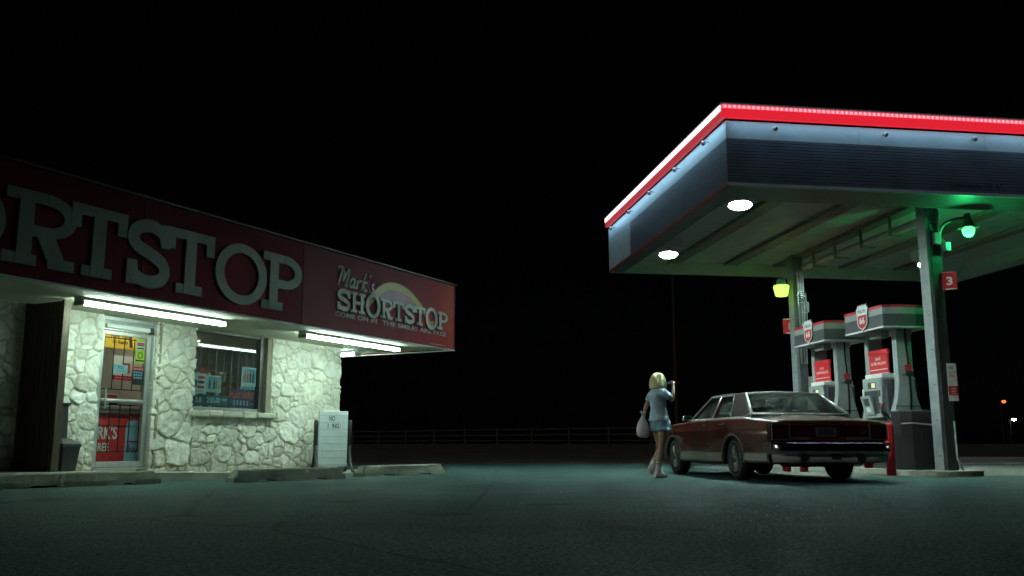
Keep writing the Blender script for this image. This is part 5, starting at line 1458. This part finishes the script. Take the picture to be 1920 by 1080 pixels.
# front bumper, tank and exhaust
b = MB(); b.box(3.80, 3.98, -.93, .93, .40, .58, 'chrome_dull', .03); b.box(3.45, 3.85, .915, .945, .42, .57, 'chrome_dull', .01); b.build('front_bumper', car)
b = MB(); b.box(-1.25, -.55, -.30, .45, .23, .40, 'under', .04); b.box(-.4, 3.2, -.75, .75, .25, .32, 'under'); b.cyl((0, -.7, .33), (0, .7, .33), .06, 'under'); b.box(-.15, .15, -.14, .14, .2, .46, 'under', .06); b.build('underbody', car)
b = MB(); b.tube([(-1.33, -.45, .29), (-.9, -.45, .28), (-.6, -.48, .26)], .028, 'under', 10); b.build('exhaust', car)

# ================================================================== WOMAN (x = image right, y = away, z up)
wp = (2.455, 15.3, 0.0); WR = math.radians(-17)
def wturn(x, y): return (wp[0] + x * math.cos(WR) - y * math.sin(WR), wp[1] + x * math.sin(WR) + y * math.cos(WR))
w = thing('person', 'blonde woman in pale blue shirt and denim shorts drinking beside the car', 'person', wp, WR)
J = {
 'pel': (0, 0, .93, .135, .115), 'wai': (-.005, .01, 1.08, .112, .092), 'che': (-.012, .02, 1.27, .128, .10), 'clav': (-.01, .03, 1.415, .085, .065), 'nec': (0, .035, 1.475, .047), 'neck2': (.012, .04, 1.52, .047), 'hd0': (.025, .05, 1.575, .068, .072), 'hd1': (.02, .05, 1.635, .083, .085), 'hd2': (.012, .045, 1.69, .060, .062),
 'rsh': (.125, -.115, 1.40, .052), 'rel': (.222, .03, 1.270, .037), 'rfm': (.243, .075, 1.37, .034), 'rwr': (.235, .13, 1.50, .025), 'rpa': (.235, .15, 1.555, .034, .019),
 'lsh': (-.130, .155, 1.395, .052), 'lel': (-.235, .12, 1.165, .037), 'lfm': (-.255, .09, 1.07, .032), 'lwr': (-.265, .06, .985, .024), 'lpa': (-.268, .045, .925, .030, .017),
 'rhi': (.075, -.06, .86, .092), 'rth': (.055, -.06, .68, .076), 'rkn': (.035, -.055, .485, .051), 'rca': (.0, -.05, .35, .052), 'ran': (-.035, -.05, .10, .034), 'rhe': (-.075, -.075, .045, .032), 'rba': (.05, -.01, .035, .036, .026), 'rto': (.115, .015, .028, .026, .02),
 'lhi': (-.070, .07, .86, .092), 'lth': (-.045, .11, .68, .074), 'lkn': (-.005, .16, .50, .050), 'lca': (-.065, .10, .37, .05), 'lan': (-.145, .04, .185, .034), 'lhe': (-.19, .005, .155, .032), 'lba': (-.115, .085, .07, .034, .026), 'lto': (-.075, .115, .03, .026, .02),
}
# fingers
def fingers(side, palm, dirn, curl, across):
    P = Vector(J[palm][:3]); dirn, curl, across = Vector(dirn).normalized(), Vector(curl).normalized(), Vector(across).normalized()
    ed = []
    for i, ln in enumerate((.060, .068, .064, .050)):
        o = P + across * (.030 - .020 * i) + dirn * .03
        pts = [o, o + (dirn + curl * .5).normalized() * ln * .5, o + (dirn + curl * .5).normalized() * ln * .5 + (curl - dirn * .2).normalized() * ln * .42, o + (dirn + curl * .5).normalized() * ln * .5 + (curl - dirn * .2).normalized() * ln * .42 + (curl * .3 - dirn).normalized() * ln * .3]
        prev = palm
        for k, p in enumerate(pts):
            J[f'{side}f{i}{k}'] = (*p, .0092 - .0007 * k); ed.append((prev, f'{side}f{i}{k}')); prev = f'{side}f{i}{k}'
    o = P + across * .032 - dirn * .015
    for k, p in enumerate([o, o + (across * .4 + curl + dirn * .5).normalized() * .032, o + (across * .4 + curl + dirn * .5).normalized() * .032 + (dirn * .7 + curl).normalized() * .028]):
        J[f'{side}t{k}'] = (*p, .0105 - .001 * k); ed.append((palm if k == 0 else f'{side}t{k-1}', f'{side}t{k}'))
    return ed
E_ = [('pel', 'wai'), ('wai', 'che'), ('che', 'clav'), ('clav', 'nec'), ('nec', 'neck2'), ('neck2', 'hd0'), ('hd0', 'hd1'), ('hd1', 'hd2'),
      ('clav', 'rsh'), ('rsh', 'rel'), ('rel', 'rfm'), ('rfm', 'rwr'), ('rwr', 'rpa'), ('clav', 'lsh'), ('lsh', 'lel'), ('lel', 'lfm'), ('lfm', 'lwr'), ('lwr', 'lpa'),
      ('pel', 'rhi'), ('rhi', 'rth'), ('rth', 'rkn'), ('rkn', 'rca'), ('rca', 'ran'), ('ran', 'rhe'), ('ran', 'rba'), ('rba', 'rto'), ('pel', 'lhi'), ('lhi', 'lth'), ('lth', 'lkn'), ('lkn', 'lca'), ('lca', 'lan'), ('lan', 'lhe'), ('lan', 'lba'), ('lba', 'lto')]
E_ += fingers('r', 'rpa', (-.1, .3, 1), (-1, .25, -.1), (.1, .9, -.2)); E_ += fingers('l', 'lpa', (-.1, -.2, -1), (.8, -.6, 0), (.3, -.8, 0))
body_ = skin('body', J, E_, 'skin', w, 2)
# face: nose, eyes, mouth, ears on the side she looks to (right and away)
hd = Vector((.02, .05, 1.63)); fw = Vector((.80, .60, -.02)).normalized(); sd = Vector((.60, -.80, 0)); up = Vector((0, 0, 1))
b = MB()
b.faces([hd + fw * .088 + up * .02, hd + fw * .112 - up * .018, hd + fw * .085 - up * .028 + sd * .016, hd + fw * .085 - up * .028 - sd * .016], [(0, 1, 2), (0, 3, 1), (1, 3, 2), (0, 2, 3)], 'skin', True)
for s in (-1, 1):
    b.lathe([(.001, -.011), (.008, -.008), (.0115, 0), (.008, .008), (.001, .011)], 'white', 10, Matrix.Translation(hd + fw * .078 + sd * s * .032 + up * .012)); b.lathe([(.001, -.006), (.005, 0), (.001, .006)], 'dark_print', 8, Matrix.Translation(hd + fw * .087 + sd * s * .032 + up * .012))
    b.lathe([(.001, -.028), (.012, -.02), (.016, .005), (.010, .024), (.001, .03)], 'skin', 10, Matrix.Translation(hd + sd * s * .083 - fw * .005))
T = Matrix.Translation(hd + fw * .086 - up * .05); b.lathe([(.001, -.006), (.016, -.003), (.016, .003), (.001, .006)], 'orange_print', 10, T)
b.build('face', w)
# clothes
def clothing(name, m, test, off, cuts, thick=.006):
    """cloth cut from the body's own surface, pushed outward"""
    bm = bmesh.new(); bm.from_mesh(body_.data)
    for zc in cuts: bmesh.ops.bisect_plane(bm, geom=bm.verts[:] + bm.edges[:] + bm.faces[:], plane_co=(0, 0, zc), plane_no=(0, 0, 1))
    bm.normal_update(); bm.verts.index_update(); bm.verts.ensure_lookup_table()
    segs = [(a, c, np.array(J[a][:3]), np.array(J[c][:3])) for a, c in E_]
    P = np.array([v.co[:] for v in bm.verts]); best = np.full(len(P), 1e9); bi = np.zeros(len(P), int); bt = np.zeros(len(P))
    for k, (a, c, A, B) in enumerate(segs):
        t = np.clip(((P - A) @ (B - A)) / max(1e-9, ((B - A) ** 2).sum()), 0, 1); d = np.linalg.norm(P - (A + t[:, None] * (B - A)), axis=1) - (J[a][3] * (1 - t) + J[c][3] * t)
        q = d < best; best[q] = d[q]; bi[q] = k; bt[q] = t[q]
    keep = [test(segs[bi[i]][0], segs[bi[i]][1], bt[i], P[i]) for i in range(len(P))]
    nr = [v.normal.copy() for v in bm.verts]
    kill = [f for f in bm.faces if not all(keep[v.index] for v in f.verts)]
    for i, v in enumerate(bm.verts):
        wr = math.sin(P[i][2] * 95 + 18 * P[i][0] + 9 * math.sin(P[i][1] * 40)) * .0035 + math.sin(P[i][2] * 37 - 30 * P[i][1]) * .003
        v.co = v.co + nr[i] * (off(P[i]) + wr)
    bmesh.ops.delete(bm, geom=kill, context='FACES')
    me = bpy.data.meshes.new(name); bm.to_mesh(me); bm.free(); me.materials.append(M[m])
    for p in me.polygons: p.use_smooth = True
    o = bpy.data.objects.new(name, me); COL.objects.link(o); o.parent = w
    md = o.modifiers.new('t', 'SOLIDIFY'); md.thickness = thick; md.offset = 1
    return o
TORSO = {'pel', 'wai', 'che', 'clav', 'nec'}
def t_shirt(a, c, t, p):
    if c in ('neck2',) or a == 'neck2' or a.startswith('hd') or c.startswith('hd'): return False
    if p[2] < .9349: return False
    if a in TORSO and c in TORSO: return p[2] < 1.4621
    if c in ('rsh', 'lsh'): return True
    if a in ('rsh', 'lsh'): return t < .55
    return a in ('pel', 'rhi', 'lhi')
def t_shorts(a, c, t, p):
    if p[2] > 1.0301 or p[2] < .7749: return False
    return a in ('pel', 'rhi', 'lhi', 'rth', 'lth')
clothing('shirt', 'shirt', t_shirt, lambda p: .013 + .020 * max(0, (1.16 - p[2]) / .2), (.935, 1.462))
clothing('shorts', 'denim', t_shorts, lambda p: .017 + .014 * max(0, (.87 - p[2]) / .1), (.775, 1.03), .008)
b = MB(); pts = []
for nm, an, ca, he, ba, to in [('r', 'ran', 'rca', 'rhe', 'rba', 'rto'), ('l', 'lan', 'lca', 'lhe', 'lba', 'lto')]:
    A, C_ = Vector(J[an][:3]), Vector(J[ca][:3]); d = (C_ - A)
    b = MB(); b.tube([A - d * .32, A - d * .1, A + d * .1, A + d * .35, A + d * .62, A + d * .66], [.046, .050, .047, .048, .053, .049], 'sock', 14); so_ = b.build('sock', w)
    b = MB(); b.tube([A + d * .53, A + d * .58], [.0535, .0545], 'dark_print', 14, cap=False); b.tube([A + d * .44, A + d * .47], [.0515, .052], 'dark_print', 14, cap=False); b.build('stripe', so_)
    H_, B_, O_ = Vector(J[he][:3]), Vector(J[ba][:3]), Vector(J[to][:3])
    lift = Vector((0, 0, .012))
    sh = skin('shoe', {'m': (*((H_ + B_) / 2 + lift), .056, .054), 'h': (*(H_ + lift + Vector((-.01, -.005, .004))), .064), 'a': (*(A - d * .02), .056), 'b': (*(B_ + lift), .056, .046), 't': (*(O_ + lift), .045, .036)}, [('m', 'h'), ('m', 'a'), ('m', 'b'), ('b', 't')], 'white', w)
# hair: shoulder length bob, open at the face
b = MB(); rg = np.random.RandomState(2); n = 40; lv = [(1.745, .012), (1.738, .055), (1.715, .088), (1.68, .112), (1.64, .126), (1.60, .135), (1.56, .142), (1.52, .148), (1.485, .148), (1.465, .135), (1.47, .10)]
V = []; jit = rg.normal(0, 1, n)
for li, (z, r) in enumerate(lv):
    for i in range(n):
        a = 2 * PI * i / n; d = fw * math.cos(a) + sd * math.sin(a)
        rr = 1.09 * r * (1 + .035 * jit[i] * min(1, li / 4) + .02 * math.sin(5 * a + li * .5)); fwd = max(0, math.cos(a))
        rr *= 1 - .10 * fwd - .06 * max(0, -math.cos(a)) * (li > 6)
        dz = (.010 * jit[i] + .02 * math.cos(a) * 0) * (li > 7)
        V.append(tuple(Vector((hd.x - .014, hd.y, z + dz)) + d * rr - fw * .008))
Fs = []
for li in range(len(lv) - 1):
    for i in range(n):
        a = 2 * PI * (i + .5) / n
        if math.cos(a) > .62 and li >= 3: continue
        Fs.append((li * n + i, li * n + (i + 1) % n, (li + 1) * n + (i + 1) % n, (li + 1) * n + i))
b.faces(V, Fs, 'hair', True)
hair = b.build('hair', w)
md = hair.modifiers.new('s', 'SUBSURF'); md.levels = md.render_levels = 1
# pale cloth hanging at her far hip
b = MB(); V = []; 
for i in range(7):
    f = i / 6
    for k in range(6):
        g = k / 5; V.append((.150 + .012 * g + .055 * f * (g * .6 + .4) + .008 * math.sin(g * 9), -.04 + .12 * g + .02 * math.sin(g * 7 + f * 3), .965 - .21 * f - .02 * g * f))
b.faces(V, [(i * 6 + k, i * 6 + k + 1, i * 6 + 7 + k, i * 6 + 6 + k) for i in range(6) for k in range(5)], 'sack', True)
o = b.build('waist_cloth', w); md = o.modifiers.new('s', 'SOLIDIFY'); md.thickness = .006
# things she holds
b = MB(); rg = np.random.RandomState(6); n = 22; prof = [(.012, .0), (.020, -.03), (.030, -.06), (.058, -.10), (.088, -.16), (.108, -.23), (.115, -.30), (.105, -.36), (.07, -.395), (.001, -.40)]
V = []
for r, z in prof:
    for i in range(n):
        a = 2 * PI * i / n; q = r * (1 + .07 * math.sin(3 * a + z * 9) + rg.normal(0, .03)); V.append((q * math.cos(a) * 1.0, q * math.sin(a) * .85, z + rg.normal(0, .003)))
k = len(prof)
b.faces(V, [(j * n + i, j * n + (i + 1) % n, (j + 1) * n + (i + 1) % n, (j + 1) * n + i) for j in range(k - 1) for i in range(n)] + [tuple(range(n))], 'sack', True)
b.tube([(0, 0, -.02), (-.015, 0, .02), (-.035, .01, .05)], [.014, .018, .03], 'sack', 8); b.tube([(0, 0, -.02), (.02, 0, .02), (.035, .01, .045)], [.014, .018, .026], 'sack', 8)
o = b.build('shopping_bag', None, (*wturn(-.272, .02), 1.055)); tag(o, "white knotted plastic sack hanging from the woman's left hand", 'bag')
md = o.modifiers.new('s', 'SUBSURF'); md.levels = md.render_levels = 1
t = thing('drink_bottle', "small clear bottle with a red tip raised to the woman's mouth", 'bottle', (*wturn(.125, .118), 1.565), WR)
b = MB(); p0, p1 = Vector((0, 0, 0)), Vector((.125, .06, .015)); b.tube([p0, p0.lerp(p1, .2), p0.lerp(p1, .35), p0.lerp(p1, .9), p1], [.011, .012, .020, .021, .017], 'blue_print', 12); b.build('bottle_body', t)
b = MB(); b.tube([p1, p1.lerp(p1 * 1.42, 1)], [.017, .014], 'red_print', 12); b.build('red_end', t)
